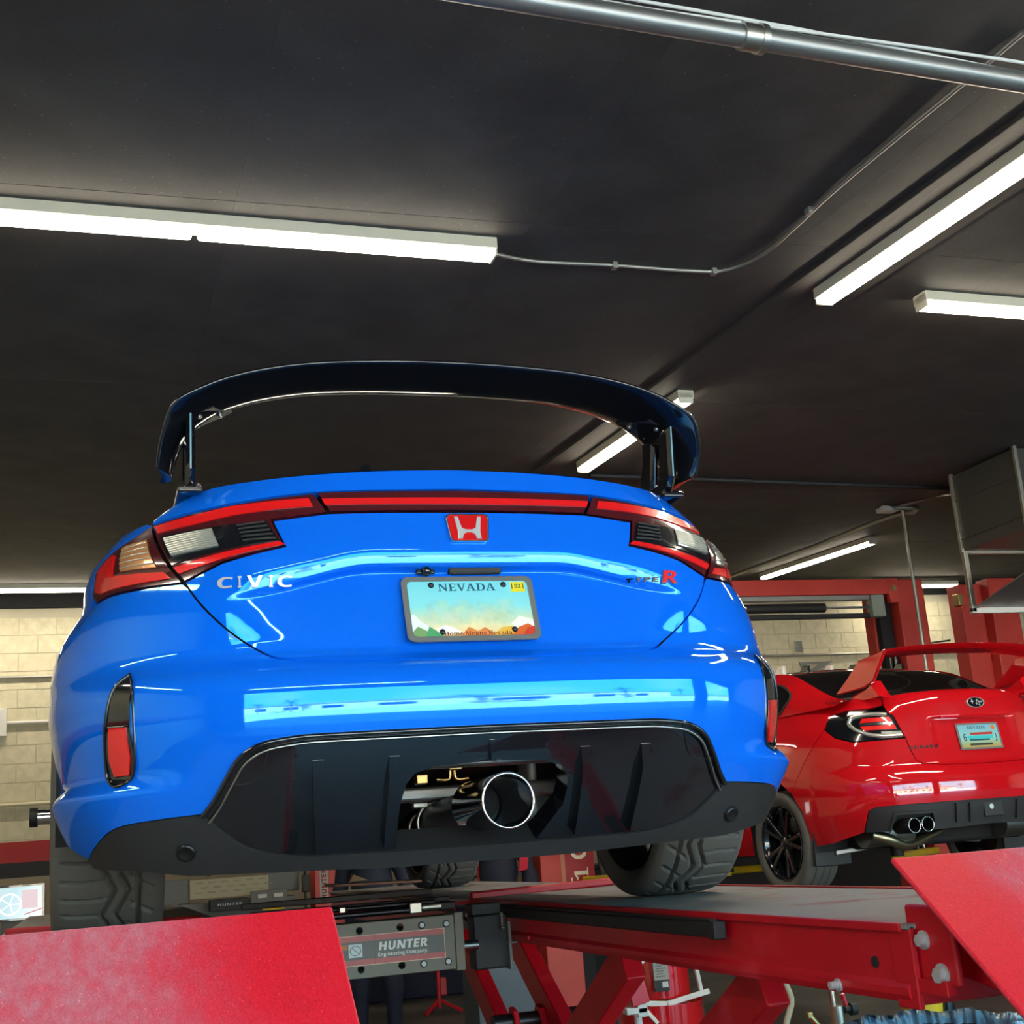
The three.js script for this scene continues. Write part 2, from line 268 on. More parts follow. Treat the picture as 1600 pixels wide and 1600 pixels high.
{ // the big pipe overhead
  const t = thing('pipe', 'thick galvanised pipe with a bundle of cables along its top', 'pipe', [1.2, 2.36, .87]);
  const zz = x => .915 - .046 * x, y0 = 2.36;
  part(t, 'pipe_run', C([-3.9, y0, zz(-3.9)], [13.8, y0, zz(13.8)], .033, 24), Mt.galv); part(t, 'coupling', C([.90, y0, zz(.9)], [.965, y0, zz(.965)], .040, 24), Mt.zinc);
  part(t, 'coupling', C([.955, y0, zz(.955)], [.975, y0, zz(.975)], .044, 24), Mt.zinc);
  for (let k = 0; k < 3; k++) { const pts = []; for (let x = -3.8; x < 13; x += .35) pts.push([x, y0 + .036 + .012 * Math.sin(x * 1.7 + k * 2) + k * .004, zz(x) + .008 + .014 * Math.cos(x * 1.3 + k * 1.9)]); part(t, 'cable', T(pts, .0055, 160, 6), Mt.white); }
}
single('ceiling_pipe', 'black pipe crossing the ceiling behind the rear wing', 'pipe', C([2.8, yc(-5.4) - .03, -5.28], [7.4, yc(-5.55) - .03, -5.6], .022, 12), Mt.blackPlastic, [5, yc(-5.4), -5.4]);
single('conduit_pipe', 'grey conduit running along the ceiling beside the far strip lamp', 'conduit', [T([[6.62, yc(-10.9) - .05, -11.2], [6.56, yc(-10.4) - .05, -10.36], [6.45, yc(-8) - .05, -8.2], [6.39, yc(-6.5) - .05, -6.55], [6.47, yc(-6.4) - .06, -6.36], [6.44, yc(-6.4) - .05, -6.3], [6.2, yc(-6.4) - .03, -6.36]], .022, 60, 8)], Mt.conduit, [6.45, yc(-8), -8]);
single('junction_box', 'small white box where the grey conduits meet', 'box', [B(6.1, 6.27, yc(-6.4) - .06, yc(-6.4) - .02, -6.46, -6.34, .006), B(6.13, 6.2, yc(-6.4) - .02, yc(-6.4), -6.43, -6.37, .004)], Mt.white, [6.2, yc(-6.4), -6.4]);
single('drop_conduit', 'long grey conduit dropping from the ceiling in front of the red post', 'conduit', T([[6.22, yc(-6.4) - .02, -6.4], [6.28, yc(-6.4) - .005, -6.4], [6.345, yc(-6.4) - .03, -6.4], [6.352, yc(-6.4) - .1, -6.4], [6.352, 2, -6.4], [6.352, FL + .01, -6.4]], .017, 60, 8), Mt.conduit, [6.35, FL, -6.4]);
single('conduit_pipe', 'bent grey conduit reaching from the ceiling box to the metal duct', 'conduit', T([[6.26, yc(-6.4) - .02, -6.38], [6.45, yc(-6.2), -6.0], [6.35, yc(-5.6) - .05, -5.6], [6.2, yc(-5.2) - .03, -5.15], [6.2, yc(-5.1) - .06, -5.02]], .014, 40, 8), Mt.conduit, [6.4, yc(-6), -6]);
{ // metal duct with a hanging frame
  const t = thing('air_duct', 'dark sheet metal duct hanging on an angle iron frame', 'duct', [6.5, 2.21, -4.5]);
  part(t, 'duct_body', uvBox(B(5.87, 7.6, 2.21, 2.84, -5.0, -4.2, .006)), Mt.duct);
  for (const y of [2.30, 2.62]) part(t, 'seam', B(5.858, 5.87, y, y + .012, -5.0, -4.2, .002), Mt.duct);
  for (const z of [-5.0, -4.2]) part(t, 'flange', B(5.85, 5.88, 2.2, 2.86, z - .015, z + .015, .003), Mt.zinc);
  part(t, 'frame_leg', B(5.86, 5.90, 1.71, 2.24, -5.02, -4.98, .003), Mt.zinc); part(t, 'frame_leg', B(7.56, 7.6, 1.71, 2.24, -5.02, -4.98, .003), Mt.zinc);
  part(t, 'frame_rail', B(5.86, 7.6, 1.70, 1.745, -5.02, -4.98, .003), Mt.white); part(t, 'frame_rail', B(5.86, 7.6, 2.19, 2.215, -5.03, -4.99, .003), Mt.zinc);
  part(t, 'tray', [bar([5.9, 1.74, -5.0], [5.98, 1.93, -4.35], .04, .012, [1, 0, 0]), bar([6.3, 1.74, -5.0], [6.38, 1.93, -4.35], .8, .008, [1, 0, 0])], Mt.galv);
}
// ---------- curved body skins ----------
function mono(tab) { // smooth monotone curve through a table
  const x = tab.map(t => t[0]), y = tab.map(t => t[1]), n = x.length, h = [], d = [], m = new Array(n).fill(0);
  for (let i = 0; i < n - 1; i++) { h.push(x[i + 1] - x[i]); d.push((y[i + 1] - y[i]) / h[i]); }
  m[0] = d[0]; m[n - 1] = d[n - 2]; for (let i = 1; i < n - 1; i++) m[i] = d[i - 1] * d[i] <= 0 ? 0 : 2 * d[i - 1] * d[i] / (d[i - 1] + d[i]);
  return q => { q = clamp(q, x[0], x[n - 1]); let i = 0; while (i < n - 2 && q > x[i + 1]) i++; const t = (q - x[i]) / h[i], a = t * t, b = a * t; return (2 * b - 3 * a + 1) * y[i] + (b - 2 * a + t) * h[i] * m[i] + (-2 * b + 3 * a) * y[i + 1] + (b - a) * h[i] * m[i + 1]; };
}
// skin(s, y): s is the plan angle from the tail's middle (negative left); past the quarter turn it runs forward along the flank, then round the nose
function makeSkin({ A, W, N, flare, recess, side = 2.7, nose = 0.9, noseN = 2.6 }) {
  const HP = Math.PI / 2;
  return (s, y) => {
    const sg = s >= 0 ? 1 : -1, q = Math.abs(s), w = W(y); let x, z;
    if (q <= HP) {
      const n = N(y), a = A(y), rho = Math.pow(Math.pow(Math.sin(q) / w, n) + Math.pow(Math.max(Math.cos(q), 1e-9) / a, n), -1 / n); x = rho * Math.sin(q); z = rho * Math.cos(q);
      const f = flare ? flare(q, y) : 0; x += f * Math.sin(q); z += f * Math.cos(q); if (recess) z -= recess(q, y);
    } else if (q <= HP + side) { x = w; z = -(q - HP); }
    else { const t = Math.min(q - HP - side, HP), rho = Math.pow(Math.pow(Math.max(Math.cos(t), 1e-9) / w, noseN) + Math.pow(Math.sin(t) / nose, noseN), -1 / noseN); x = rho * Math.cos(t); z = -side - rho * Math.sin(t); }
    return V(sg * x, y, z);
  };
}
function nrm(S, s, y) { const e = 1e-3, a = S(s + e, y).sub(S(s - e, y)), b = S(s, y + e).sub(S(s, y - e)); return a.cross(b).normalize(); }
const area2 = p => { let a = 0; for (let i = 0; i < p.length; i++) { const q = p[(i + 1) % p.length]; a += p[i][0] * q[1] - q[0] * p[i][1]; } return a / 2; };
function clipHalf(p, k, v, keepLess) { const o = []; for (let i = 0; i < p.length; i++) { const a = p[i], b = p[(i + 1) % p.length], da = keepLess ? v - a[k] : a[k] - v, db = keepLess ? v - b[k] : b[k] - v; if (da >= 0) o.push(a); if ((da > 0 && db < 0) || (da < 0 && db > 0)) { const t = da / (da - db); o.push([a[0] + (b[0] - a[0]) * t, a[1] + (b[1] - a[1]) * t]); } } return o; }
// a panel of sheet cut to an outline in (s, y), laid on the skin, with turned-in edges
function panel(S, poly, { cell = 0.03, cellY = cell, off = 0, thick = 0.014 } = {}) {
  if (area2(poly) < 0) poly = poly.slice().reverse();
  const pos = [], nor = [], uv = []; const f = (s, y) => { const n = nrm(S, s, y); return [S(s, y).addScaledVector(n, typeof off === 'function' ? off(s, y) : off), n]; };
  const put = (P, n, s, y) => { pos.push(P.x, P.y, P.z); nor.push(n.x, n.y, n.z); uv.push(s, y); };
  let s0 = Infinity, s1 = -Infinity, y0 = Infinity, y1 = -Infinity; for (const [s, y] of poly) { s0 = Math.min(s0, s); s1 = Math.max(s1, s); y0 = Math.min(y0, y); y1 = Math.max(y1, y); }
  const cs = Math.max(1, Math.ceil((s1 - s0) / cell)), cy = Math.max(1, Math.ceil((y1 - y0) / cellY)), ds = (s1 - s0) / cs, dy = (y1 - y0) / cy; const cache = new Map();
  const F = (s, y) => { const k = Math.round(s * 1e5) + '_' + Math.round(y * 1e5); let v = cache.get(k); if (!v) { v = f(s, y); cache.set(k, v); } return v; };
  for (let i = 0; i < cs; i++) {
    let col = clipHalf(poly, 0, s0 + i * ds, false); col = clipHalf(col, 0, s0 + (i + 1) * ds, true); if (col.length < 3) continue;
    for (let j = 0; j < cy; j++) {
      let c = clipHalf(col, 1, y0 + j * dy, false); c = clipHalf(c, 1, y0 + (j + 1) * dy, true);
      c = c.filter((p, k) => { const q = c[(k + 1) % c.length]; return Math.abs(p[0] - q[0]) + Math.abs(p[1] - q[1]) > 1e-6; }); if (c.length < 3 || Math.abs(area2(c)) < 1e-8) continue;
      const tri = THREE.ShapeUtils.triangulateShape(c.map(p => new THREE.Vector2(...p)), []);
      for (const t of tri) for (const k of t) { const [s, y] = c[k], [P, n] = F(s, y); put(P, n, s, y); }
    }
  }
  if (thick > 0) { // edge band
    const dense = []; for (let i = 0; i < poly.length; i++) { const a = poly[i], b = poly[(i + 1) % poly.length], n = Math.max(1, Math.ceil(Math.hypot(a[0] - b[0], a[1] - b[1]) / .03)); for (let k = 0; k < n; k++) dense.push([lerp(a[0], b[0], k / n), lerp(a[1], b[1], k / n)]); }
    for (let i = 0; i < dense.length; i++) {
      const a = dense[i], b = dense[(i + 1) % dense.length]; const [P, n] = F(...a), [Q, m] = F(...b); const P2 = P.clone().addScaledVector(n, -thick), Q2 = Q.clone().addScaledVector(m, -thick);
      const e = Q.clone().sub(P); if (e.lengthSq() < 1e-12) continue; const o = e.cross(n).normalize();
      for (const [v, k] of [[P, a], [P2, a], [Q, b], [Q, b], [P2, a], [Q2, b]]) put(v, o, ...k);
    }
  }
  const g = new THREE.BufferGeometry(); g.setAttribute('position', new THREE.Float32BufferAttribute(pos, 3)); g.setAttribute('normal', new THREE.Float32BufferAttribute(nor, 3)); g.setAttribute('uv', new THREE.Float32BufferAttribute(uv, 2)); return g;
}
const cr = (pts, n = 6) => { const c = new THREE.CatmullRomCurve3(pts.map(p => V(p[0], p[1], 0)), false, 'centripetal'); return c.getPoints((pts.length - 1) * n).map(p => [p.x, p.y]); };
const mir = pts => pts.map(([s, y]) => [-s, y]);
const lineOn = (S, pts, off, r, n = 6, rs = 6) => T(cr(pts, n).map(([s, y]) => S(s, y).addScaledVector(nrm(S, s, y), off).toArray()), r, pts.length * n * 2, rs);
// place a flat thing on the skin: returns a matrix whose x runs along the skin, y up it and z out of it
function onSkin(S, s, y, off = 0, tilt = 0) { const n = nrm(S, s, y), x = S(s + .01, y).sub(S(s - .01, y)).normalize(), yy = new THREE.Vector3().crossVectors(n, x); const m = new THREE.Matrix4().makeBasis(x, yy, n); m.multiply(new THREE.Matrix4().makeRotationZ(tilt)); m.setPosition(S(s, y).addScaledVector(n, off)); return m; }
function gridSurf(f, nu, nv, flip) { const pos = [], uv = [], idx = []; for (let j = 0; j <= nv; j++) for (let i = 0; i <= nu; i++) { const p = f(i / nu, j / nv); pos.push(p.x ?? p[0], p.y ?? p[1], p.z ?? p[2]); uv.push(i / nu, j / nv); } for (let j = 0; j < nv; j++) for (let i = 0; i < nu; i++) { const a = j * (nu + 1) + i, b = a + 1, c = a + nu + 1, d = c + 1; if (flip) idx.push(a, c, b, b, c, d); else idx.push(a, b, c, b, d, c); } const g = new THREE.BufferGeometry(); g.setAttribute('position', new THREE.Float32BufferAttribute(pos, 3)); g.setAttribute('uv', new THREE.Float32BufferAttribute(uv, 2)); g.setIndex(idx); g.computeVertexNormals(); return g; }
const lathe = (pts, seg = 48) => new THREE.LatheGeometry(pts.map(p => new THREE.Vector2(...p)), seg); // about y
const aboutX = g => g.applyMatrix4(new THREE.Matrix4().makeRotationZ(-Math.PI / 2)); // y axis -> +x

// ---------- wheels ----------
function tyreGeometry(R, width, rimR, nT, pattern) {
  const hw = width / 2, tw = hw * .86, prof = [];          // profile (x, r) from inner bead to outer bead
  const side = sg => [[.80, rimR], [.93, rimR + (R - rimR) * .25], [1, rimR + (R - rimR) * .5], [.985, rimR + (R - rimR) * .72], [.93, R - .014]].map(([a, r]) => [sg * a * hw, r]);
  prof.push(...side(-1)); const nW = pattern ? 66 : 10; for (let i = 0; i <= nW; i++) { const t = i / nW * 2 - 1; prof.push([t * tw, R - .004 * t * t - .004 * Math.pow(Math.abs(t), 8), t]); } prof.push(...side(1).reverse());
  const pos = [], uv = [], idx = [], np = prof.length;
  for (let j = 0; j <= nT; j++) { const th = j / nT * 2 * Math.PI; for (let i = 0; i < np; i++) { let [x, r, t] = prof[i]; if (t !== undefined && pattern) r -= pattern(t, (j % nT) / nT); pos.push(x, r * Math.cos(th), r * Math.sin(th)); uv.push(x * 4, th * R * 4); } }
  for (let j = 0; j < nT; j++) for (let i = 0; i < np - 1; i++) { const a = j * np + i, b = a + 1, c = a + np, d = c + 1; idx.push(a, c, b, b, c, d); }
  const g = new THREE.BufferGeometry(); g.setAttribute('position', new THREE.Float32BufferAttribute(pos, 3)); g.setAttribute('uv', new THREE.Float32BufferAttribute(uv, 2)); g.setIndex(idx); g.computeVertexNormals(); return g;
}
const tri = x => { x -= Math.floor(x); return x < .5 ? 4 * x - 1 : 3 - 4 * x; };
function sportTread(t, u) { // outer shoulder at t = -1, groove depth in metres
  const P = 13, ph = u * P, zig = tri(ph) * .14; const g = (d, w, e = .012) => 1 - ss(w, w + e, Math.abs(d)); let k = 0;
  k = Math.max(k, g(t - (-.02 + zig), .042), g(t - (.27 + zig), .042), g(t - .60, .042));
  const fr = x => { x -= Math.floor(x); return Math.min(x, 1 - x); };
  if (t < -.05 + zig) { const a = fr(u * P * 3 + .22 * (t + .5) * (t + .5) * 2); k = Math.max(k, .75 * (1 - ss(.05, .085, a)) * ss(-.97, -.9, t)); }
  if (t > .3 + zig && t < .95) { const a = fr(u * P * 2 - t * 1.15); k = Math.max(k, .75 * (1 - ss(.045, .08, a)) * (1 - ss(.86, .95, t)) * ss(.36 + zig, .44 + zig, t)); }
  return k * .013;
}
function ribTread(t) { const g = (d, w) => 1 - ss(w, w + .03, Math.abs(d)); return .007 * Math.max(g(t + .5, .05), g(t, .05), g(t - .5, .05)); }
// ---------- the blue hatchback on the lift ----------
function inset(poly, d) { if (area2(poly) < 0) poly = poly.slice().reverse(); const n = poly.length, o = []; for (let i = 0; i < n; i++) { const a = poly[(i + n - 1) % n], b = poly[i], c = poly[(i + 1) % n]; let e1 = [b[0] - a[0], b[1] - a[1]], e2 = [c[0] - b[0], c[1] - b[1]]; const l1 = Math.hypot(...e1) || 1, l2 = Math.hypot(...e2) || 1; const n1 = [-e1[1] / l1, e1[0] / l1], n2 = [-e2[1] / l2, e2[0] / l2]; let m = [n1[0] + n2[0], n1[1] + n2[1]]; const k = Math.max(.5, (m[0] * m[0] + m[1] * m[1]) / 2); o.push([b[0] + m[0] / k * d, b[1] + m[1] / k * d]); } return o; }
const font = await new FontLoader().loadAsync('fonts/droid/droid_sans_bold.typeface.json');
function textGeo(str, w, h, d, slant = 0) { const g = new TextGeometry(str, { font, size: 1, depth: 1, curveSegments: 4 }); g.computeBoundingBox(); const b = g.boundingBox; g.translate(-(b.min.x + b.max.x) / 2, -(b.min.y + b.max.y) / 2, 0); g.scale(w / (b.max.x - b.min.x), h / (b.max.y - b.min.y), d); if (slant) g.applyMatrix4(new THREE.Matrix4().set(1, slant, 0, 0, 0, 1, 0, 0, 0, 0, 1, 0, 0, 0, 0, 1)); return g; }
function canvasTex(w, h, draw) { const c = document.createElement('canvas'); c.width = w; c.height = h; const x = c.getContext('2d'); draw(x, w, h); const t = new THREE.CanvasTexture(c); t.colorSpace = THREE.SRGBColorSpace; return t; }
const stretchText = (x, s, cx, cy, w, font_, fill) => { x.save(); x.font = font_; x.fillStyle = fill; x.textAlign = 'center'; x.textBaseline = 'middle'; const m = x.measureText(s).width; x.translate(cx, cy); x.scale(w / m, 1); x.fillText(s, 0, 0); x.restore(); };

const ledge = s => -.062 * ss(.26, .61, Math.abs(s));   // the crease over the number plate
const S1 = makeSkin({
  A: mono([[.08, .765], [.15, .805], [.20, .836], [.25, .860], [.30, .881], [.36, .903], [.42, .921], [.46, .931], [.50, .936], [.53, .936], [.56, .931], [.58, .920], [.595, .901], [.61, .877], [.625, .855], [.64, .848], [.70, .849], [.80, .847], [.835, .842], [.87, .836], [.92, .826], [.96, .818], [1.0, .810], [1.03, .803], [1.06, .795], [1.10, .78]]),
  W: mono([[.08, .80], [.15, .835], [.22, .865], [.355, .917], [.45, .938], [.50, .947], [.565, .954], [.63, .954], [.68, .948], [.73, .935], [.78, .908], [.82, .882], [.85, .876], [.89, .873], [.93, .862], [.965, .838], [1.0, .808], [1.03, .776], [1.06, .745], [1.10, .70]]),
  N: mono([[.08, 3.4], [.2, 3.6], [.4, 4.0], [.6, 3.8], [.8, 3.5], [1.0, 3.3], [1.1, 3.2]]),
  flare: (q, y) => (y < .85 ? .125 * ss(.60, .68, y) * Math.max(0, y - .66) : .02375 * (1 - ss(.85, .965, y))) * ss(.38, .56, q) * (1 - ss(.85, 1.1, q)) + .055 * (1 - ss(.335, .385, y)) * ss(.6, .88, q) * (1 - ss(1.05, 1.3, q)),
  recess: (q, y) => { const yl = .826 + ledge(q), dep = .027 * (1 - ss(yl - .010, yl + .010, y)) + .0095 * Math.pow(clamp((yl + .048 - y) / .038), 1.5); return dep * clamp((y - .628) / .187) * (1 - ss(.465, .625, q)); },
});
const civic = thing('hatchback_car', 'bright blue hatchback with a black rear wing on the red lift', 'car', [0, 0, 0]);
{
  const c = civic, S = S1;
  const hatchEdge = cr([[-.699, .808], [-.655, .748], [-.60, .688], [-.551, .648], [-.505, .622], [-.45, .610], [-.2, .601], [0, .599], [.2, .601], [.45, .610], [.505, .622], [.551, .648], [.60, .688], [.655, .748], [.699, .808]], 4);
  const lampIn = [[.699, .808], [.617, .845], [.479, .880], [.519, .949], [.379, .963]], barLow = [[.2, .965], [0, .966], [-.2, .965]];
  const trimUp = cr([[.65, .289], [.620, .318], [.585, .362], [.552, .404], [.51, .428], [.455, .437], [.42, .440]], 4), trimAll = [...trimUp, [.2, .441], [0, .442], [-.2, .441], ...mir(trimUp).reverse()];
  const lipTop = cr([[.974, .214], [.894, .248], [.825, .274], [.735, .284], [.65, .289]], 4);
  const back = part(c, 'inner_shell', panel(S, [[-1.5, .46], [1.5, .46], [1.5, .96], [.8, .965], [.6, .985], [-.6, .985], [-.8, .965], [-1.5, .96]], { off: -.03, cell: .08, thick: 0 }), Mt.blackMatte);
  // bumper
  const bsR = [[.703, .806], [.837, .807], [.93, .809], [1.0, .804], [1.06, .80], [1.325, .61], [1.262, .53], [1.213, .452], [1.185, .36], [1.18, .325], [1.12, .275], [1.05, .24], [.974, .214]];
  const bump = [...mir(bsR), ...mir(lipTop).slice(1), ...mir(trimAll).slice(1, 0), ...trimAll.slice().reverse().slice(1), ...lipTop.slice().reverse().slice(1), ...bsR.slice().reverse().slice(1), ...hatchEdge.slice().reverse().slice(1, -1)];
  part(c, 'rear_bumper', panel(S, inset(bump, .0022), { cell: .02 }), Mt.blue);
  { const gate = inset([...hatchEdge, ...lampIn.slice(1), ...barLow, ...mir(lampIn).reverse().slice(0, -1)], .0022), fine = []; gate.forEach((a, i) => { const b = gate[(i + 1) % gate.length], n = Math.max(1, Math.ceil(Math.abs(a[0] - b[0]) / .02)); for (let k = 0; k < n; k++) { const s = lerp(a[0], b[0], k / n); fine.push([s, lerp(a[1], b[1], k / n) - ledge(s)]); } });
    part(c, 'tailgate', panel((s, t) => S(s, t + ledge(s)), fine, { cell: .02, cellY: .0045 }), Mt.blue); }
  const lipLow = [[.855, .978], [.80, .984], [.735, .990], [.62, 1.0], [.505, 1.01], [.42, 1.016]], lipHi = cr([[.86, .990], [.82, 1.02], [.74, 1.05], [.578, 1.058], [.405, 1.065], [.2, 1.073], [0, 1.077]], 4);
  const lip = part(c, 'tailgate_lip', panel(S, inset([...mir(lipLow), [0, 1.023], ...lipLow.slice().reverse(), ...lipHi, ...mir(lipHi).reverse().slice(1)], .0015), { cell: .02, off: .006, thick: .03 }), Mt.blue);
  for (const sg of [-1, 1]) {
    const k = p => p.map(([s, y]) => [sg * s, y]);
    const arch = (c0, a0, a1, n = 10) => Array.from({ length: n + 1 }, (_, i) => { const a = lerp(a0, a1, i / n) * Math.PI / 180; return [Math.PI / 2 - .372 * Math.cos(a) * (Math.cos(a) > 0 ? 1 : 1), .325 + .372 * Math.sin(a)]; });
    const rear = [[1.325, .61], [1.44, .672], [1.571, .697], [1.70, .674], [1.82, .60], [1.90, .50], [1.943, .36], [1.943, .25]];
    part(c, 'quarter_panel', panel(S, inset(k([[.865, .983], [.91, .957], [1.0, .932], [1.087, .902], [1.078, .837], [1.06, .80], ...rear, [2.12, .25], [2.12, .955], [1.6, .975], [1.2, .995], [.9, .995]]), .002), { cell: .03 }), Mt.blue);
    part(c, 'rear_door', panel(S, inset(k([[2.12, .25], [2.95, .25], [2.95, .93], [2.12, .955]]), .003), { cell: .08 }), Mt.blue);
    part(c, 'front_door', panel(S, inset(k([[2.95, .25], [3.78, .25], [3.78, .90], [2.95, .93]]), .003), { cell: .08 }), Mt.blue);
    part(c, 'front_fender', panel(S, inset(k([[3.78, .25], [3.93, .25], [3.94, .42], [4.02, .58], [4.16, .68], [4.31, .70], [4.46, .68], [4.62, .58], [4.72, .42], [4.9, .42], [4.9, .70], [4.4, .80], [3.78, .90]]), .003), { cell: .06 }), Mt.blue);
    part(c, 'wheel_arch_liner', gridSurf((u, v) => { const a = v * Math.PI * 1.15 - .2; return [sg * lerp(.62, .93, u), .325 + .375 * Math.sin(a), .375 * Math.cos(a)]; }, 1, 16), Mt.blackMatte);
    // lamp on the tailgate
    const hl = part(c, 'tail_lamp', panel(S, inset(k([...lipLow, ...[[.379, .963], [.519, .949], [.479, .880], [.617, .845], [.699, .808], [.772, .892]]]), .003), { cell: .02, off: .003, thick: .03 }), Mt.redDeep, 'dark red lens on the tailgate');
    part(hl, 'red_light_strip', panel(S, k([[.842, .970], [.722, .980], [.631, .992], [.50, .999], [.432, 1.001], [.42, .980], [.50, .977], [.621, .968], [.713, .955], [.815, .948]]), { cell: .02, off: .006, thick: .004 }), Mt.redLens, 'bright red upper strip');
    part(hl, 'black_insert', panel(S, k([[.80, .936], [.655, .941], [.532, .946], [.494, .893], [.612, .878], [.73, .853]]), { cell: .02, off: .005, thick: .004 }), Mt.blackGloss);
    part(hl, 'reversing_lamp', panel(S, k([[.782, .926], [.66, .935], [.628, .886], [.737, .873]]), { cell: .02, off: .009, thick: .006 }), Mt.clearLens, 'clear fluted lens');
    for (let i = 0; i < 8; i++) { const t = (i + .5) / 8; part(hl, 'lens_flute', lineOn(S, k([[lerp(.780, .738, t), lerp(.924, .875, t)], [lerp(.662, .630, t), lerp(.933, .888, t)]]), .010, .0022, 4, 5), Mt.clearLens); }
    for (let i = 0; i < 5; i++) { const t = i / 4; part(hl, 'louver', lineOn(S, k([[lerp(.600, .575, t), lerp(.936, .894, t)], [lerp(.535, .502, t), lerp(.942, .897, t)]]), .008, .0028, 4, 6), Mt.blackPlastic); }
    part(hl, 'red_light_strip', panel(S, k([[.728, .845], [.618, .868], [.494, .890], [.480, .883], [.581, .862], [.713, .829]]), { cell: .02, off: .006, thick: .004 }), Mt.redLens, 'bright red lower strip');
    // lamp on the body
    const ol = part(c, 'tail_lamp', panel(S, inset(k([[.86, .980], [.775, .892], [.703, .806], [.837, .808], [.93, .810], [1.0, .805], [1.075, .837], [1.085, .902], [1.0, .932], [.91, .957]]), .003), { cell: .02, off: .003, thick: .03 }), Mt.redDeep, 'dark red lens on the rear corner');
    part(ol, 'red_light_strip', panel(S, k([[1.05, .900], [.974, .923], [.950, .915], [.922, .856], [.752, .838], [.733, .820], [.842, .821], [.985, .826], [1.045, .845]]), { cell: .02, off: .006, thick: .004 }), Mt.redLens, 'bright red L-shaped strip');
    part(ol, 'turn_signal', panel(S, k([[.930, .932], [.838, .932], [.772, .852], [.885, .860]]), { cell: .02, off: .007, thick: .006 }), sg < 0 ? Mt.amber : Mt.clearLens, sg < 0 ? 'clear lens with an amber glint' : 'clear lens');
    for (let i = 0; i < 5; i++) { const t = (i + .5) / 5; part(ol, 'lens_flute', lineOn(S, k([[lerp(.928, .885, t), lerp(.930, .862, t)], [lerp(.840, .775, t), lerp(.930, .855, t)]]), .008, .0018, 4, 5), Mt.clearLens); }
    // corner reflector
    const rp = [[.785, .600], [.762, .572], [.762, .41], [.776, .374], [.80, .358], [.836, .373], [.838, .41], [.822, .50], [.805, .572]];
    const rf = part(c, 'corner_reflector', panel(S, k(rp), { cell: .02, off: .004, thick: .02 }), Mt.blackGloss, 'black housing with red reflector');
    part(rf, 'reflector', panel(S, k([[.770, .485], [.812, .487], [.823, .42], [.818, .386], [.780, .386], [.770, .42]]), { cell: .02, off: .008, thick: .006 }), Mt.redLens, 'red reflector'); 
    part(rf, 'rim', T([...rp, rp[0]].map(([s, y]) => S(sg * s, y).addScaledVector(nrm(S, sg * s, y), .005).toArray()), .0035, 60, 6), Mt.blackGloss);
    part(rf, 'bright_edge', lineOn(S, k([[.770, .487], [.812, .489]]), .009, .002, 4, 5), Mt.chrome);
  }
  const bar_ = part(c, 'light_bar', panel(S, inset([[-.412, 1.017], [-.376, .965], [0, .968], [.376, .965], [.412, 1.017], [0, 1.022]], .002), { cell: .02, off: .004, thick: .03 }), Mt.redDeep, 'dark red bar between the tail lamps');
  part(bar_, 'red_light_strip', panel(S, [[-.398, .998], [-.388, .982], [0, .984], [.388, .982], [.398, .998], [0, 1.001]], { cell: .02, off: .007, thick: .004 }), Mt.redLens);
  // diffuser
  const low = cr([[.65, .289], [.62, .250], [.585, .217], [.50, .190], [.40, .184], [.27, .183]], 3);
  const hole = [[-.24, .187], [-.232, .24], [-.224, .278], [-.217, .297], [-.206, .324], [-.184, .345], [-.143, .357], [.008, .363], [.141, .359], [.191, .346], [.211, .322], [.215, .297], [.21, .26], [.18, .224], [.15, .187]];
  const df = part(c, 'diffuser', panel(S, inset([...mir(low), ...hole, ...low.slice().reverse(), ...trimAll.slice(1, -1)], .001), { cell: .02, off: -.004, thick: .07 }), Mt.blackGloss, 'gloss black diffuser');
  part(c, 'diffuser_trim', lineOn(S, trimAll.map(([s, y]) => [s * .985, y - .016]), .004, .0036, 2, 6), Mt.steel, 'thin silver trim line');
  part(c, 'diffuser_trim', lineOn(S, trimAll.map(([s, y]) => [s, y - .003]), .003, .006, 2, 6), Mt.blackGloss);
  const lipPoly = [...mir(lipTop), ...mir(low).slice(1), [-.24, .183], [0, .184], [.15, .183], ...low.slice().reverse(), ...lipTop.slice().reverse().slice(1), [.965, .195], [.83, .185], [.72, .165], [.5, .158], [.25, .150], [0, .150], [-.25, .150], [-.5, .158], [-.72, .165], [-.83, .185], [-.965, .195]];
  part(c, 'rear_lip', panel(S, lipPoly, { cell: .03, off: .002, thick: .09 }), Mt.blackPlastic, 'satin black lower lip');
  for (const [s, t] of [[-.40, -.02], [-.232, -.03], [.252, .006], [.405, .006]]) part(c, 'diffuser_fin', panel(S, [[s - .012, .385], [s + .012, .385], [s + t + .010, .20], [s + t - .014, .20]], { cell: .012, off: (q, y) => .024 * (1 - ss(.33, .388, y)) - .002, thick: .03 }), Mt.blackGloss);
  part(c, 'diffuser_fin', panel(S, [[.002, .410], [.016, .410], [.018, .366], [.004, .366]], { cell: .012, off: (q, y) => .014 * (1 - ss(.375, .412, y)) - .002, thick: .02 }), Mt.blackGloss);
  for (const sg of [-1, 1]) { part(c, 'diffuser_seam', lineOn(S, [[sg * .632, .347], [sg * .53, .352], [sg * .49, .43]], -.003, .0016, 4, 5), Mt.darkMetal); part(c, 'clip', onSkinGeo(S, sg * .705, .215, circlePlug(.02)), Mt.darkMetal); }
  function circlePlug(r) { return lathe([[0, .006], [r * .6, .006], [r * .7, .010], [r, .008], [r * 1.05, 0]], 20).applyMatrix4(new THREE.Matrix4().makeRotationX(Math.PI / 2)); }
  function onSkinGeo(S, s, y, g, off = 0, tilt = 0) { return g.applyMatrix4(onSkin(S, s, y, off, tilt)); }
  // exhaust
  const ex = [.022, .274];
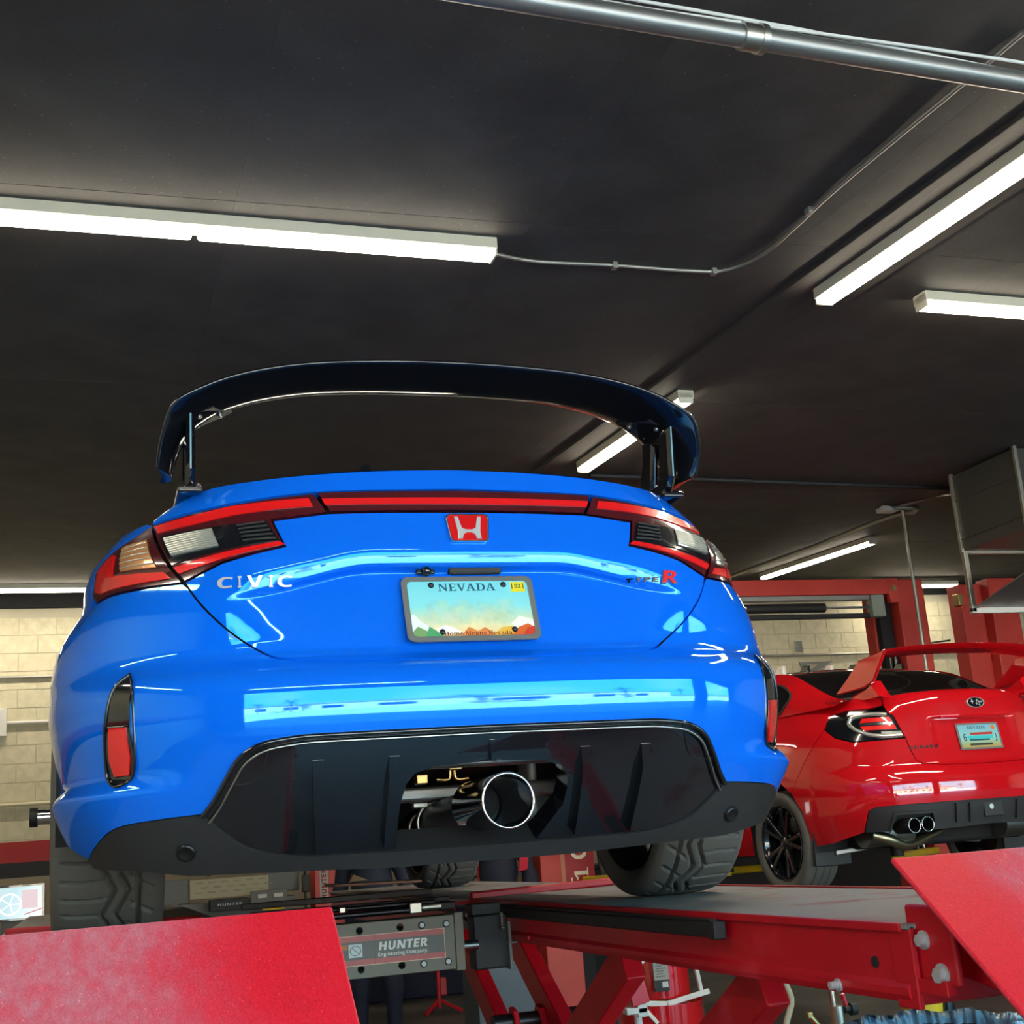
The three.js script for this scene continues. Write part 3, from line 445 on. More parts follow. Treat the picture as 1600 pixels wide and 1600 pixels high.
  const shift = (g) => g.applyMatrix4(new THREE.Matrix4().makeRotationX(Math.PI / 2)).translate(ex[0], ex[1], 0); // y axis -> +z
  const tip = part(c, 'exhaust_tip', shift(lathe([[.047, .70], [.050, .74], [.055, .90], [.0565, .955], [.059, .962], [.0615, .955], [.061, .90], [.060, .70]], 56)), phy({ color: rgb(.012, .014, .022), roughness: .12, metalness: .6, clearcoat: 1 }), 'dark round tip with a bright rim');
  part(tip, 'rim', new THREE.TorusGeometry(.0585, .0032, 10, 64).translate(ex[0], ex[1], .961), Mt.chrome, 'bright steel rim');
  const inner = part(tip, 'baffle', shift(lathe([[0, .74], [.035, .74], [.048, .735]], 40)), Mt.blackMatte);
  part(c, 'exhaust_pipe', [C([.02, .272, .74], [-.01, .25, .42], .046, 24), T([[-.01, .25, .43], [-.03, .235, .3], [-.10, .21, .1], [-.14, .2, -.6], [-.1, .2, -1.8]], .034, 40, 14)], Mt.darkMetal);
  part(c, 'flex_joint', Array.from({ length: 7 }, (_, i) => new THREE.TorusGeometry(.044, .008, 8, 28).translate(-.02, .235, .36 - i * .013)), Mt.exhaust, 'burnt brown flexible joint');
  part(c, 'exhaust_clamp', [new THREE.TorusGeometry(.05, .0045, 8, 36).translate(-.012, .248, .45), B(-.075, -.035, .285, .30, .44, .465), C([-.08, .303, .452], [-.03, .312, .452], .006, 10)], Mt.zinc, 'yellowish steel band clamp');
  part(c, 'muffler_hanger', [T([[-.05, .345, .62], [-.02, .345, .62], [-.015, .37, .62]], .005, 16, 8), T([[.03, .345, .62], [0, .345, .62], [-.005, .37, .62]], .005, 16, 8), B(-.02, .012, .365, .38, .605, .635, .003)], Mt.brass); part(c, 'rubber_bush', B(-.105, -.075, .335, .36, .61, .64, .004), Mt.brass);
  part(c, 'crash_beam', [B(-.5, .5, .365, .42, .70, .75, .01), B(-.55, .55, .30, .335, .44, .52, .01)], Mt.galv);
  part(c, 'rear_subframe', [B(-.55, .55, .20, .26, .05, .15, .02), C([-.72, .26, .05], [-.3, .23, .1], .022, 12), C([.72, .26, .05], [.3, .23, .1], .022, 12), C([-.72, .22, .3], [-.2, .22, .22], .016, 12), C([.72, .22, .3], [.2, .22, .22], .016, 12), T([[-.45, .17, .42], [-.1, .19, .36], [.2, .19, .36], [.5, .17, .42]], .009, 30, 8), C([-.3, .2, .3], [-.3, .45, .3], .04, 14), C([.3, .2, .3], [.3, .45, .3], .04, 14)], Mt.galv);
  part(c, 'suspension_arm', T([[-.25, .185, .55], [-.02, .195, .5], [.02, .2, .52], [.2, .185, .5]], .008, 30, 8), Mt.zinc);
  part(c, 'underbody', [B(-.68, .68, .20, .40, -3.4, -.3, .03), B(-.60, .60, .40, .5, -.4, .68, .02), B(-.60, -.3, .30, .46, -.2, .62, .02), B(.3, .60, .30, .46, -.2, .62, .02)], Mt.blackMatte);
  part(c, 'coil_spring', [-1, 1].flatMap(sg => [C([sg * .56, .2, -.1], [sg * .56, .5, -.1], .035, 12), T(Array.from({ length: 50 }, (_, i) => [sg * .60 + .045 * Math.cos(i * .7), .165 + i * .004, .16 + .045 * Math.sin(i * .7)]), .009, 180, 8)]), Mt.brass);
  // number plate, badges, camera
  const pm = new THREE.Matrix4().makeBasis(V(1, 0, 0), V(0, Math.cos(.298), -Math.sin(.298)), V(0, Math.sin(.298), Math.cos(.298))).setPosition(0, .723, .843);
  const np = part(c, 'number_plate', E(rrect(-.152, .152, -.076, .076, .014), .002, .002, 'xy', 0).applyMatrix4(pm), null, 'plate printed with a state name and mountains');
  const pt = canvasTex(1024, 512, (x, w, h) => {
    const g = x.createLinearGradient(0, 0, 0, h); g.addColorStop(0, '#7fd9e6'); g.addColorStop(.45, '#8ee0e4'); g.addColorStop(.66, '#cfe3c4'); g.addColorStop(.8, '#f6e6b0'); g.addColorStop(1, '#f2c488'); x.fillStyle = g; x.fillRect(0, 0, w, h);
    let sd = 7; const R = () => (sd = (sd * 16807) % 2147483647) / 2147483647; for (let i = 0; i < 260; i++) { x.globalAlpha = .05; x.fillStyle = ['#f5e08a', '#ffffff', '#d8a878', '#58c8d8'][i % 4]; x.beginPath(); x.arc(150 + R() * 700, 200 + R() * 190, 15 + R() * 50, 0, 7); x.fill(); } x.globalAlpha = 1;
    const mt = (p, f) => { x.fillStyle = f; x.beginPath(); x.moveTo(...p[0]); for (const q of p) x.lineTo(...q); x.fill(); };
    mt([[0, 320], [40, 300], [90, 370], [140, 400], [170, 440], [0, 512]], '#f4f6f0'); mt([[0, 470], [60, 410], [130, 450], [190, 512], [0, 512]], '#7fa36a'); mt([[110, 512], [150, 410], [230, 470], [280, 512]], '#4fa36c'); mt([[200, 430], [280, 400], [340, 420], [420, 470], [230, 480]], '#fffdf0');
    mt([[380, 512], [470, 420], [540, 460], [600, 425], [660, 470], [720, 512]], '#e88a4a'); mt([[640, 512], [740, 430], [820, 420], [900, 512]], '#f0b84a'); mt([[820, 400], [900, 330], [1024, 370], [1024, 440], [860, 440]], '#fbf3e6'); mt([[800, 512], [880, 430], [960, 400], [1024, 440], [1024, 512]], '#e0662c'); mt([[900, 512], [950, 440], [1024, 420], [1024, 512]], '#d8402a');
    stretchText(x, 'NEVADA', 500, 68, 480, 'bold 92px serif', '#20566e'); stretchText(x, 'Home Means Nevada', 540, 478, 560, 'bold 50px serif', '#7a3020');
    x.fillStyle = '#f2d92e'; x.fillRect(868, 24, 118, 90); stretchText(x, '02', 928, 62, 56, 'bold 54px sans-serif', '#2a3038'); x.strokeStyle = '#3a3a20'; x.lineWidth = 4; x.strokeRect(878, 40, 5, 44); x.strokeRect(972, 40, 5, 44);
  });
  { const p = np.geometry.attributes.position, u = np.geometry.attributes.uv, inv = pm.clone().invert(), v = V(0, 0, 0); for (let i = 0; i < p.count; i++) { v.fromBufferAttribute(p, i).applyMatrix4(inv); u.setXY(i, v.x / .304 + .5, v.y / .152 + .5); } np.material = std({ map: pt, roughness: .35 }); }
  part(np, 'plate_frame', E(rrect(-.162, .162, -.085, .085, .018), .008, -.001, 'xy', .002, [rrect(-.148, .148, -.072, .072, .012).reverse()]).applyMatrix4(pm), std({ color: rgb(.16, .165, .16), roughness: .35 }), 'grey plate frame');
  for (const [bx, by] of [[-.09, .062], [.088, .062], [-.078, -.061], [.098, -.058]]) part(np, 'screw', lathe([[0, .0055], [.003, .0055], [.0065, .003], [.0075, 0]], 14).applyMatrix4(new THREE.Matrix4().makeRotationX(Math.PI / 2)).translate(bx, by, .004).applyMatrix4(pm), Mt.darkMetal);
  part(c, 'plate_bracket', B(-.12, .12, -.05, .05, -.02, .001).applyMatrix4(pm), Mt.blackMatte);
  const em = onSkin(S, .012, .921, .001);
  const eo = (k) => { const p = []; for (const [cx, cy, r, a] of [[.038, -.026, .010, -90], [.041, .024, .013, 0], [-.041, .024, .013, 90], [-.038, -.026, .010, 180]]) for (let i = 0; i <= 5; i++) { const t = (a + 18 * i) * Math.PI / 180; p.push([(cx + r * Math.cos(t)) * k, (cy + r * Math.sin(t)) * k]); } return p; };
  const emb = part(c, 'emblem', E(eo(.93), .007, 0, 'xy', .0015).applyMatrix4(em), phy({ color: rgb(.68, .004, .006), roughness: .25, clearcoat: 1 }), 'red badge with a chrome letter H');
  part(emb, 'emblem_ring', E(eo(1), .010, 0, 'xy', .0015, [eo(.92).reverse()]).applyMatrix4(em), Mt.chrome);
  part(emb, 'emblem_letter', E([[-.033, .029], [-.0245, .029], [-.017, -.001], [-.008, -.005], [.008, -.005], [.017, -.001], [.0245, .029], [.033, .029], [.0275, -.012], [.029, -.029], [.018, -.029], [.0135, -.017], [.006, -.0125], [-.006, -.0125], [-.0135, -.017], [-.018, -.029], [-.029, -.029], [-.0275, -.012]], .0045, .006, 'xy', .001).applyMatrix4(em), Mt.silver);
  [...'CIVIC'].forEach((ch, i) => { const s = [-.606, -.574, -.541, -.507, -.477][i]; part(c, 'letter_' + ch.toLowerCase(), textGeo(ch, ch === 'I' ? .0085 : .0345, .0265, .004).applyMatrix4(onSkin(S, s, .797, .001)), Mt.silver); });
  [...'TYPE'].forEach((ch, i) => part(c, 'letter_' + ch.toLowerCase(), textGeo(ch, .0165, .012, .003, .25).applyMatrix4(onSkin(S, .462 + i * .022, .792, .001)), Mt.darkMetal));
  const R1 = part(c, 'letter_r', textGeo('R', .044, .031, .004, .25).applyMatrix4(onSkin(S, .570, .799, .002)), Mt.redLens); part(R1, 'letter_outline', textGeo('R', .048, .035, .0025, .25).applyMatrix4(onSkin(S, .569, .798, .001)), Mt.chrome);
  part(c, 'rear_camera', [lathe([[0, .010], [.006, .010], [.008, .006], [.011, .006], [.012, 0]], 20).applyMatrix4(new THREE.Matrix4().makeRotationX(Math.PI * .62)).translate(-.098, .818, .826), B(-.122, -.076, .812, .826, .795, .822, .004)], Mt.blackGloss);
  part(c, 'tailgate_handle', [B(-.042, .088, .812, .828, .79, .824, .004), B(-.036, .06, .811, .816, .80, .826, .001)], Mt.blackPlastic);
  // greenhouse, roof and bonnet
  const topY = mono([[-3.55, .72], [-3.2, .80], [-2.6, .90], [-2.2, .965], [-1.9, 1.12], [-1.4, 1.345], [-1.0, 1.395], [-.5, 1.388], [-.2, 1.36], [0, 1.305], [.3, 1.195], [.6, 1.092], [.78, 1.078]]);
  const hw = mono([[-3.55, .55], [-3.0, .74], [-2.2, .70], [-1.4, .575], [-.8, .56], [-.2, .575], [.3, .60], [.6, .60], [.78, .40]]), drop = mono([[-3.5, .06], [-2.2, .05], [-1.2, .075], [0, .075], [.6, .05], [.78, .012]]);
  const sheet = (z0, z1, k = 1, nv = 16) => gridSurf((u, v) => { const z = lerp(z0, z1, v), a = u * 2 - 1; return [a * hw(z) * k, topY(z) - drop(z) * Math.pow(Math.abs(a), 2.6), z]; }, 20, nv);
  part(c, 'tailgate_deck', gridSurf((u, v) => { const a = u * 2 - 1, s = a * .84; const e = S(s, 1.077 - .075 * Math.pow(Math.abs(a), 3.2)).add(V(0, .001, 0)); const z = .60, p = V(a * hw(z), topY(z) - drop(z) * Math.pow(Math.abs(a), 2.6), z - .12 * a * a); return e.lerp(p, v); }, 24, 4, false), Mt.blue);
  part(c, 'rear_window', sheet(.60, -.16, 1, 12), Mt.glassDark); part(c, 'roof', sheet(-.16, -1.25, 1, 10), Mt.blue); part(c, 'windscreen', sheet(-1.25, -2.2, 1, 10), Mt.glassDark); part(c, 'bonnet', sheet(-2.2, -3.5, 1, 12), Mt.blue);
  for (const sg of [-1, 1]) {
    part(c, 'side_window', gridSurf((u, v) => { const z = lerp(.35, -2.0, v), a = V(sg * .80, .955 - .0 * v, z), b = V(sg * hw(z), topY(z) - drop(z), z); return a.lerp(b, u); }, 4, 24, sg > 0), Mt.glassDark);
    part(c, 'rear_pillar', gridSurf((u, v) => { const z = lerp(.60, .28, v), a = V(sg * lerp(.68, .80, v), lerp(1.0, .96, v), lerp(.50, .25, v)), b = V(sg * (hw(z) - .0), topY(z) - drop(z) + .002, z); return a.lerp(b, u); }, 4, 6, sg > 0), Mt.blue);
    part(c, 'cowl_side', gridSurf((u, v) => { const z = lerp(-2.0, -3.4, v), a = V(sg * (.84 - .2 * v * v), lerp(.90, .70, v), z), b = V(sg * hw(z), topY(z) - drop(z), z); return a.lerp(b, u); }, 2, 10, sg > 0), Mt.blue);
  }
  part(c, 'antenna_fin', E([[-.07, 0], [.06, 0], [.045, .045], [.02, .05]], .03, -.015, 'zy', .006).translate(0, topY(-.32) - .005, -.32), Mt.blackGloss);
  part(c, 'front_bumper', [1, -1].map(sg => panel(S, [[4.9, .20], [5.84, .20], [5.84, .70], [4.9, .70]].map(([s, y]) => [sg * s, y]), { cell: .1 })), Mt.blue);
  // rear wing
  const half = [[0, 1.352, .80, 0, 1.372, .525], [.2, 1.347, .80, .18, 1.370, .525], [.38, 1.331, .80, .33, 1.360, .525], [.52, 1.302, .795, .46, 1.335, .525], [.61, 1.268, .785, .55, 1.300, .53], [.668, 1.235, .77, .60, 1.262, .535], [.690, 1.185, .745, .645, 1.215, .53], [.700, 1.14, .715, .675, 1.15, .54], [.703, 1.105, .68, .690, 1.10, .57]];
  const st = [...half.slice(1).reverse().map(p => [-p[0], p[1], p[2], -p[3], p[4], p[5]]), ...half];
  const cT = new THREE.CatmullRomCurve3(st.map(p => V(p[0], p[1], p[2])), false, 'centripetal'), cL = new THREE.CatmullRomCurve3(st.map(p => V(p[3], p[4], p[5])), false, 'centripetal');
  const wingRing = (t, u) => { const te = cT.getPoint(t), le = cL.getPoint(t), span = cT.getTangent(t), ch = le.clone().sub(te), n = new THREE.Vector3().crossVectors(ch, span).normalize().negate(); const a = u * 2 * Math.PI, f = .5 - .5 * Math.cos(a), th = .030 * Math.sin(a) * (.35 + .65 * Math.sqrt(f)) * Math.min(1, .55 + f); const cam = -.018 * Math.sin(Math.PI * f); return te.addScaledVector(ch, f).addScaledVector(n, th * .5 + cam); };
  const wing = part(c, 'rear_wing', gridSurf((u, v) => wingRing(v, u), 28, 90), Mt.blackGloss, 'gloss black arched rear wing');
  part(wing, 'trailing_edge', T(Array.from({ length: 41 }, (_, i) => cT.getPoint(i / 40).add(V(0, .004, 0)).toArray()), .0055, 120, 8), Mt.blackGloss);
  for (const e of [0, 1]) part(wing, 'wing_tip', (() => { const r = Array.from({ length: 28 }, (_, i) => wingRing(e, i / 28)), cc = r.reduce((a, b) => a.add(b), V(0, 0, 0)).multiplyScalar(1 / 28); return gridSurf((u, v) => cc.clone().lerp(wingRing(e, u), v), 28, 1, e > 0); })(), Mt.blackGloss);
  for (const sg of [-1, 1]) {
    const so = [[.46, 1.055], [.66, 1.055], [.70, 1.10], [.715, 1.235], [.60, 1.262], [.535, 1.25], [.53, 1.19], [.475, 1.10]], hh = [[.575, 1.105], [.62, 1.105], [.645, 1.20], [.605, 1.21]].reverse();
    const s = part(c, 'wing_strut', E(so, .022, sg * .628 - .011, 'zy', .009, [hh]), Mt.blackGloss);
    part(s, 'mount_plate', E(sg > 0 ? [[.51, .60], [.625, .56], [.625, .70], [.57, .70]] : [[-.625, .56], [-.51, .60], [-.57, .70], [-.625, .70]], .012, 1.243, 'xz', .003).translate(-sg * .625, -1.243, 0).applyMatrix4(new THREE.Matrix4().makeRotationZ(-sg * .36)).translate(sg * .625, 1.236, 0), Mt.darkMetal);
    for (const [bx, bz] of [[.605, .60], [.605, .675], [.55, .62]]) part(s, 'bolt', bolt([sg * bx, 1.236 + (.625 - bx) * .376, bz], [-sg * .35, -1, 0], .006, .008), Mt.steel);
    part(s, 'foot', [B(sg * .60, sg * .66, 1.045, 1.062, .44, .69, .006), ...bolt([sg * .61, 1.06, .67], [0, 1, 0], .007, .01)], Mt.blackGloss);
  }
}
// wheels of the blue car
{
  const tyre = tyreGeometry(.322, .275, .241, 540, sportTread), hwid = .12;
  const barrel = M(aboutX(lathe([[.243, -hwid], [.249, -hwid - .004], [.243, -hwid + .012], [.226, -hwid + .02], [.222, -.02], [.205, .03], [.222, .06], [.236, hwid - .015], [.246, hwid + .004], [.241, hwid]], 64)));
  const barrelIn = M(aboutX(lathe([[.239, hwid - .002], [.23, hwid - .02], [.216, .06], [.199, .03], [.216, -.02], [.22, -hwid + .02], [.238, -hwid]], 64)));
  const spokes = []; for (let i = 0; i < 5; i++) for (const o of [-.16, .16]) { const a = i * 2 * Math.PI / 5 + o * .5, b = i * 2 * Math.PI / 5 + o; spokes.push(bar([-.075, .05 * Math.cos(a), .05 * Math.sin(a)], [-.095, .232 * Math.cos(b), .232 * Math.sin(b)], .03, .034, [1, 0, 0], .006)); }
  const hub = M(aboutX(lathe([[0, -.085], [.03, -.085], [.06, -.07], [.07, -.03], [.07, .0], [0, .0]], 30)), ...spokes);
  const disc = M(aboutX(lathe([[.06, -.012], [.175, -.012], [.175, .012], [.06, .012]], 48))), cal = M(B(-.04, .04, -.05, .05, .11, .18, .015)), hubIn = M(aboutX(lathe([[0, .09], [.05, .09], [.075, .06], [.08, .0], [0, 0]], 30)));
  const rimM = std({ color: rgb(.035, .036, .04), roughness: .35, metalness: .7 });
  const w = (x, z) => {
    const g = new THREE.Group(); g.name = 'wheel'; g.position.set(x, .322, z); if (x > 0) g.rotation.y = Math.PI; civic.add(g);
    part(g, 'tyre', tyre, Mt.rubber, 'black tyre with zigzag grooves'); part(g, 'rim', barrel, rimM); part(g, 'rim', barrelIn, rimM); part(g, 'spokes', hub, rimM); part(g, 'brake_disc', disc, Mt.steel); part(g, 'brake_caliper', cal, Mt.darkMetal); part(g, 'hub', hubIn, Mt.darkMetal);
    return g;
  };
  w(-.8075, 0); w(.8075, 0); w(-.80, -2.735); w(.80, -2.735);
  const t = thing('wheel_clamp', 'chrome wheel clamp with a black cap on the front wheel hub', 'clamp', [-1.0, .44, -2.735]);
  part(t, 'shaft', [C([-.93, .455, -2.735], [-1.085, .455, -2.735], .034, 24), C([-.94, .2, -2.735], [-.94, .56, -2.735], .015, 12)], Mt.chrome); part(t, 'cap', C([-1.08, .455, -2.735], [-1.115, .455, -2.735], .043, 24), Mt.blackPlastic);
}
// ---------- the red alignment lift under the blue car ----------
const rampT = (flip, zz) => tex(512, 512, (u, v) => { const a = flip ? u : 1 - u; const n = per(u, v, 5, zz, 6), n2 = per(u, v, 18, zz + 9, 4); const n3 = per(u, v, 44, zz + 5, 3); const m = ss(.10, .50, a + n * .32) * (.72 + .5 * n2 + .5 * n3); const k = (rnd() - .5) * 22 + (rnd() > .997 ? 55 : 0); const mm = clamp(m); return [lerp(226, 196, mm) + k, lerp(24, 124, mm) + k, lerp(44, 136, mm) + k]; });
const lift = thing('alignment_lift', 'red scissor alignment lift carrying the blue hatchback', 'car lift', [0, FL, 0]);
for (const sg of [-1, 1]) {
  const X = (a, b) => [sg * a, sg * b].sort((p, q) => p - q);
  const bx = (a, b, y0, y1, z0, z1, r) => B(...X(a, b), y0, y1, z0, z1, r);
  const chan = (x, w) => { const s = sg; return E([[x * s, -.008], [(x + .012) * s, -.008], [(x + .012) * s, -.10], [(x + .03) * s, -.118], [(x + .03) * s, -.132], [x * s, -.132], [(x - .006) * s, -.120], [(x - .006) * s, -.108], [x * s, -.098]], w, 0, 'xy', .001); };
  const run = part(lift, 'runway', [bx(.485, 1.115, -.012, -.001, -1.08, 1.72, .003)].map(g => uvBox(g, .9)), Mt.deck, 'runway deck with worn grey top');
  part(run, 'deck_edge', [bx(.480, .492, -.016, 0, -1.08, 1.70, .003), bx(1.108, 1.12, -.016, .004, -1.08, 1.70, .003)].map(g => uvBox(g, .9)), Mt.red);
  part(lift, 'runway_beam', [chan(.49, 2.78).translate(0, 0, -1.08), bx(1.09, 1.11, -.132, -.008, -1.08, 1.68, .003), bx(.56, .62, -.13, -.02, -1.0, 1.6, .003)].map(g => uvBox(g, .9)), Mt.red, 'red side channel');
  part(lift, 'runway_beam', [bx(.42, .44, -.125, -.004, -3.75, -1.12, .003), bx(1.12, 1.14, -.125, -.004, -3.75, -1.12, .003), bx(.42, 1.14, -.02, -.01, -3.75, -1.12, .003)].map(g => uvBox(g, .9)), Mt.red);
  part(lift, 'runway_front_deck', uvBox(bx(.41, 1.15, -.012, .0, -3.75, -1.12, .003), .9), Mt.deck, 'front deck with the turning plate');
  part(lift, 'turning_plate', [C([sg * .80, -.011, -2.735], [sg * .80, .0005, -2.735], .2, 40)], Mt.steel);
  part(lift, 'rear_stop_rim', uvBox(bar([sg * .478, .006, -1.06], [sg * 1.12, .014, -1.14], .03, .03, [0, 0, 1], .008), .9), Mt.red, 'red raised rim across the deck');
  part(lift, 'jack_rail', [bx(.452, .478, -.052, -.018, -1.05, 1.02, .006), bx(.456, .474, -.018, -.012, -.9, 1.0, .002)], Mt.blackPlastic, 'black jack rail'); part(lift, 'rail_end', bx(.450, .480, -.055, -.016, 1.0, 1.03, .004), Mt.blackPlastic);
  for (const z of [-.60, -.40]) part(lift, 'weld_lug', bx(.474, .482, -.118, -.104, z, z + .012, .003), Mt.red);
  part(lift, 'end_bracket', [bx(.488, .500, -.142, -.004, 1.655, 1.72, .003), bx(.50, 1.10, -.142, -.004, 1.66, 1.672, .003), bx(.492, .512, -.116, -.09, 1.70, 1.80, .003), bx(.502, .516, -.10, .03, 1.69, 1.82, .006), bx(1.09, 1.11, -.14, .03, 1.66, 1.82, .004)].map(g => uvBox(g, .9)), Mt.red);
  part(lift, 'bolt', bolt([sg * .502, -.028, 1.74], [-sg, 0, 0], .011, .014), Mt.silver); part(lift, 'bolt', bolt([sg * .502, -.082, 1.78], [-sg, 0, 0], .013, .014), Mt.silver);
  part(lift, 'bolt', bolt([sg * .487, -.118, 1.47], [-sg, 0, 0], .008, .022), Mt.silver); part(lift, 'bolt', C([sg * .486, -.07, 1.60], [sg * .489, -.07, 1.60], .010, 14), Mt.blackMatte);
  // roll-off ramp, tilted up as a stop
  const a = 38 * Math.PI / 180, L = 1.15, rx0 = sg > 0 ? .462 : -1.13, rx1 = sg > 0 ? 1.13 : -.505;
  const rg = prep(new RoundedBoxGeometry(rx1 - rx0, .010, L, 2, .0045)); { const p = rg.attributes.position, u = rg.attributes.uv; for (let i = 0; i < p.count; i++) u.setXY(i, (p.getX(i) / (rx1 - rx0)) + .5, p.getZ(i) / L + .5); }
  rg.translate((rx0 + rx1) / 2, -.005, L / 2); rg.applyMatrix4(new THREE.Matrix4().makeRotationX(a)); rg.translate(0, .111, 1.735);
  const ramp = part(lift, 'ramp', rg, std({ map: rampT(sg > 0, 60 + sg * 7), roughness: .5, bumpMap: grain, bumpScale: .0006 }), sg < 0 ? 'tilted red ramp plate, dusty and scuffed' : 'tilted red ramp plate with dusty tyre marks');
  for (const hx of [.56, 1.05]) part(ramp, 'hinge_arm', uvBox(bar([sg * hx, -.05, 1.70], [sg * hx, -.10, 1.99], .02, .06, [1, 0, 0]), .9), Mt.red);
  // scissor legs
  const leg = (p, q, x) => uvBox(bar([sg * x, ...p], [sg * x, ...q], .06, .115, [1, 0, 0], .006), .9);
  part(lift, 'scissor_leg', leg([-.155, .16], [-1.08, -1.55], .60), Mt.red); part(lift, 'scissor_leg', leg([-.155, .98], [-1.08, -.75], .60), Mt.red);
  part(lift, 'scissor_leg', leg([-.16, -1.42], [-1.08, .10], .75), Mt.red); part(lift, 'scissor_leg', leg([-.22, -2.22], [-1.08, -.80], .75), Mt.red);
  part(lift, 'pivot_pin', C([sg * .53, -.44, -1.05], [sg * .86, -.44, -1.05], .030, 20), Mt.darkMetal, 'black steel pivot pin');
  part(lift, 'pin_lug', [sg * .60, sg * .70].map(x => uvBox(E([[-1.09, -.70], [-1.0, -.70], [-.99, -.46], [-1.02, -.40], [-1.07, -.39], [-1.10, -.43]], .02, x, 'zy', .003), .9)), Mt.red);
  part(lift, 'base_frame', uvBox(B(...X(.52, 1.1), FL, FL + .12, -2.3, .9, .01), .9), Mt.red);
}
part(lift, 'air_line', T([[.455, -.06, -.85], [.44, -.10, -.8], [.3, -.02, -.7], [-.2, -.005, -.66], [-.46, -.03, -.65]], .006, 40, 8), Mt.blackPlastic);
{ // bridge jack between the runways
  const j = thing('bridge_jack', 'bronze grey bridge jack beam spanning the two red runways', 'jack', [0, -.19, -.5]);
  const z = -.5;
  part(j, 'beam', [E(rrect(-.40, .262, -.19, -.024, .003), .012, z, 'xy', .002, [circle(-.045, -.048, .0105).reverse(), circle(.085, -.048, .0105).reverse(), circle(-.045, -.163, .0105).reverse(), circle(.085, -.163, .0105).reverse()]), B(-.40, .262, -.19, -.176, z - .10, z, .003), B(-.40, .262, -.036, -.024, z - .10, z, .003)], Mt.taupe, 'bronze grey face plate');
  part(j, 'end_plate', B(.262, .292, -.196, -.018, z - .10, z + .016, .003), Mt.taupe); part(j, 'inner_tube', B(-.38, .25, -.17, -.05, z - .09, z - .03, .006), Mt.blackMatte);
  const dec = canvasTex(1024, 300, (x, w, h) => {
    x.fillStyle = '#c9635c'; x.fillRect(0, 0, w, h); x.fillStyle = '#6d675c'; x.fillRect(0, 62, w, h - 124); x.strokeStyle = '#e9c7a6'; x.lineWidth = 7; x.strokeRect(-20, 6, w + 12, h - 12);
    x.save(); x.transform(1, 0, -.14, 1, 20, 0); stretchText(x, 'HUNTER', 640, 125, 440, '900 112px sans-serif', '#f4efe2'); x.restore(); stretchText(x, 'Engineering Company.', 640, 206, 450, 'bold 52px sans-serif', '#efe9da');
    x.fillStyle = '#d9742a'; x.fillRect(0, 84, 150, 52); stretchText(x, 'CO.', 60, 176, 90, 'bold 40px sans-serif', '#f4efe2'); x.fillStyle = '#d9e2de'; x.fillRect(160, 84, 120, 130); x.strokeStyle = '#6a6a64'; x.lineWidth = 6; x.beginPath(); x.arc(220, 149, 46, 0, 7); x.moveTo(188, 117); x.lineTo(252, 181); x.stroke(); x.strokeStyle = '#57524a'; x.lineWidth = 3; x.beginPath(); x.moveTo(390, 0); x.lineTo(390, h); x.stroke();
  });
  const dg = new THREE.PlaneGeometry(.37, .092).translate(.045, -.107, z + .0135); part(j, 'decal', dg, std({ map: dec, roughness: .4 }), 'label with the maker lettering');
  for (const [bx, by] of [[-.14, -.046], [.155, -.048], [.235, -.05], [.155, -.165], [.235, -.165]]) { const bo = part(j, 'bolt', C([bx, by, z + .013], [bx, by, z + .019], .0075, 16), Mt.white, 'pale bolt head'); part(bo, 'washer', C([bx, by, z + .012], [bx, by, z + .0155], .0115, 18), Mt.blackPlastic); }
  part(j, 'jack_deck', [B(-.40, .30, -.012, .012, z - .22, z - .10, .004), B(-.36, .30, .012, .028, z - .20, z - .17, .004), B(-.38, .26, .035, .055, z - .28, z - .24, .004)], Mt.blackPlastic, 'black jack top');
  part(j, 'cylinder', [C([-.35, .0, z - .02], [.13, .0, z - .02], .010, 12), C([-.35, .018, z - .06], [.22, .018, z - .06], .008, 12)], Mt.darkMetal);
  part(j, 'valve', [B(.125, .165, -.012, .022, z - .05, z - .01, .004), C([.10, .004, z - .03], [.20, .004, z - .03], .009, 12), C([.17, .004, z - .03], [.23, .004, z - .03], .014, 14)], Mt.zinc); part(j, 'fitting', [C([-.10, .004, z - .03], [-.07, .004, z - .03], .010, 12), B(-.10, -.08, .0, .026, z - .05, z - .02, .003)], Mt.zinc);
  part(j, 'red_hose', T([[-.40, -.01, z - .02], [-.2, .004, z - .02], [.1, .004, z - .025]], .006, 30, 8), std({ color: rgb(.4, .02, .03), roughness: .5 }));
  part(j, 'carriage', [B(.335, .452, -.205, -.035, z - .10, z - .02, .008), B(.34, .44, -.06, .0, z - .12, z - .05, .006)], Mt.blackPlastic, 'black carriage riding on the rail'); part(j, 'carriage_plate', B(.442, .452, -.21, -.06, z - .04, z + .01, .003), Mt.greyMetal);
  part(j, 'roller', C([.29, -.125, z - .02], [.345, -.125, z - .02], .016, 18), Mt.steel); part(j, 'pin', C([.44, -.128, z - .01], [.475, -.128, z - .01], .005, 10), Mt.steel);
  part(j, 'spring', T(Array.from({ length: 50 }, (_, i) => [.425 + .007 * Math.cos(i * 1.05), -.085 + i * .0011, z + .002 + .007 * Math.sin(i * 1.05)]), .002, 200, 6), Mt.steel);
  single('bridge_plate', 'brown bridging plate lying across the gap ahead of the jack', 'plate', [bar([.12, .066, -2.0], [.50, .056, -2.02], .20, .012, [0, 0, 1], .003)], std({ color: rgb(.28, .12, .07), roughness: .5, metalness: .3 }), [.3, .05, -2.0]);
  single('wedge_block', 'small tan wedge behind the brown bridging plate', 'wedge', E([[.25, .07], [.34, .07], [.268, .102]], .06, -2.3, 'xy', .003), std({ color: rgb(.42, .26, .13), roughness: .7 }), [.3, .07, -2.27]);
}
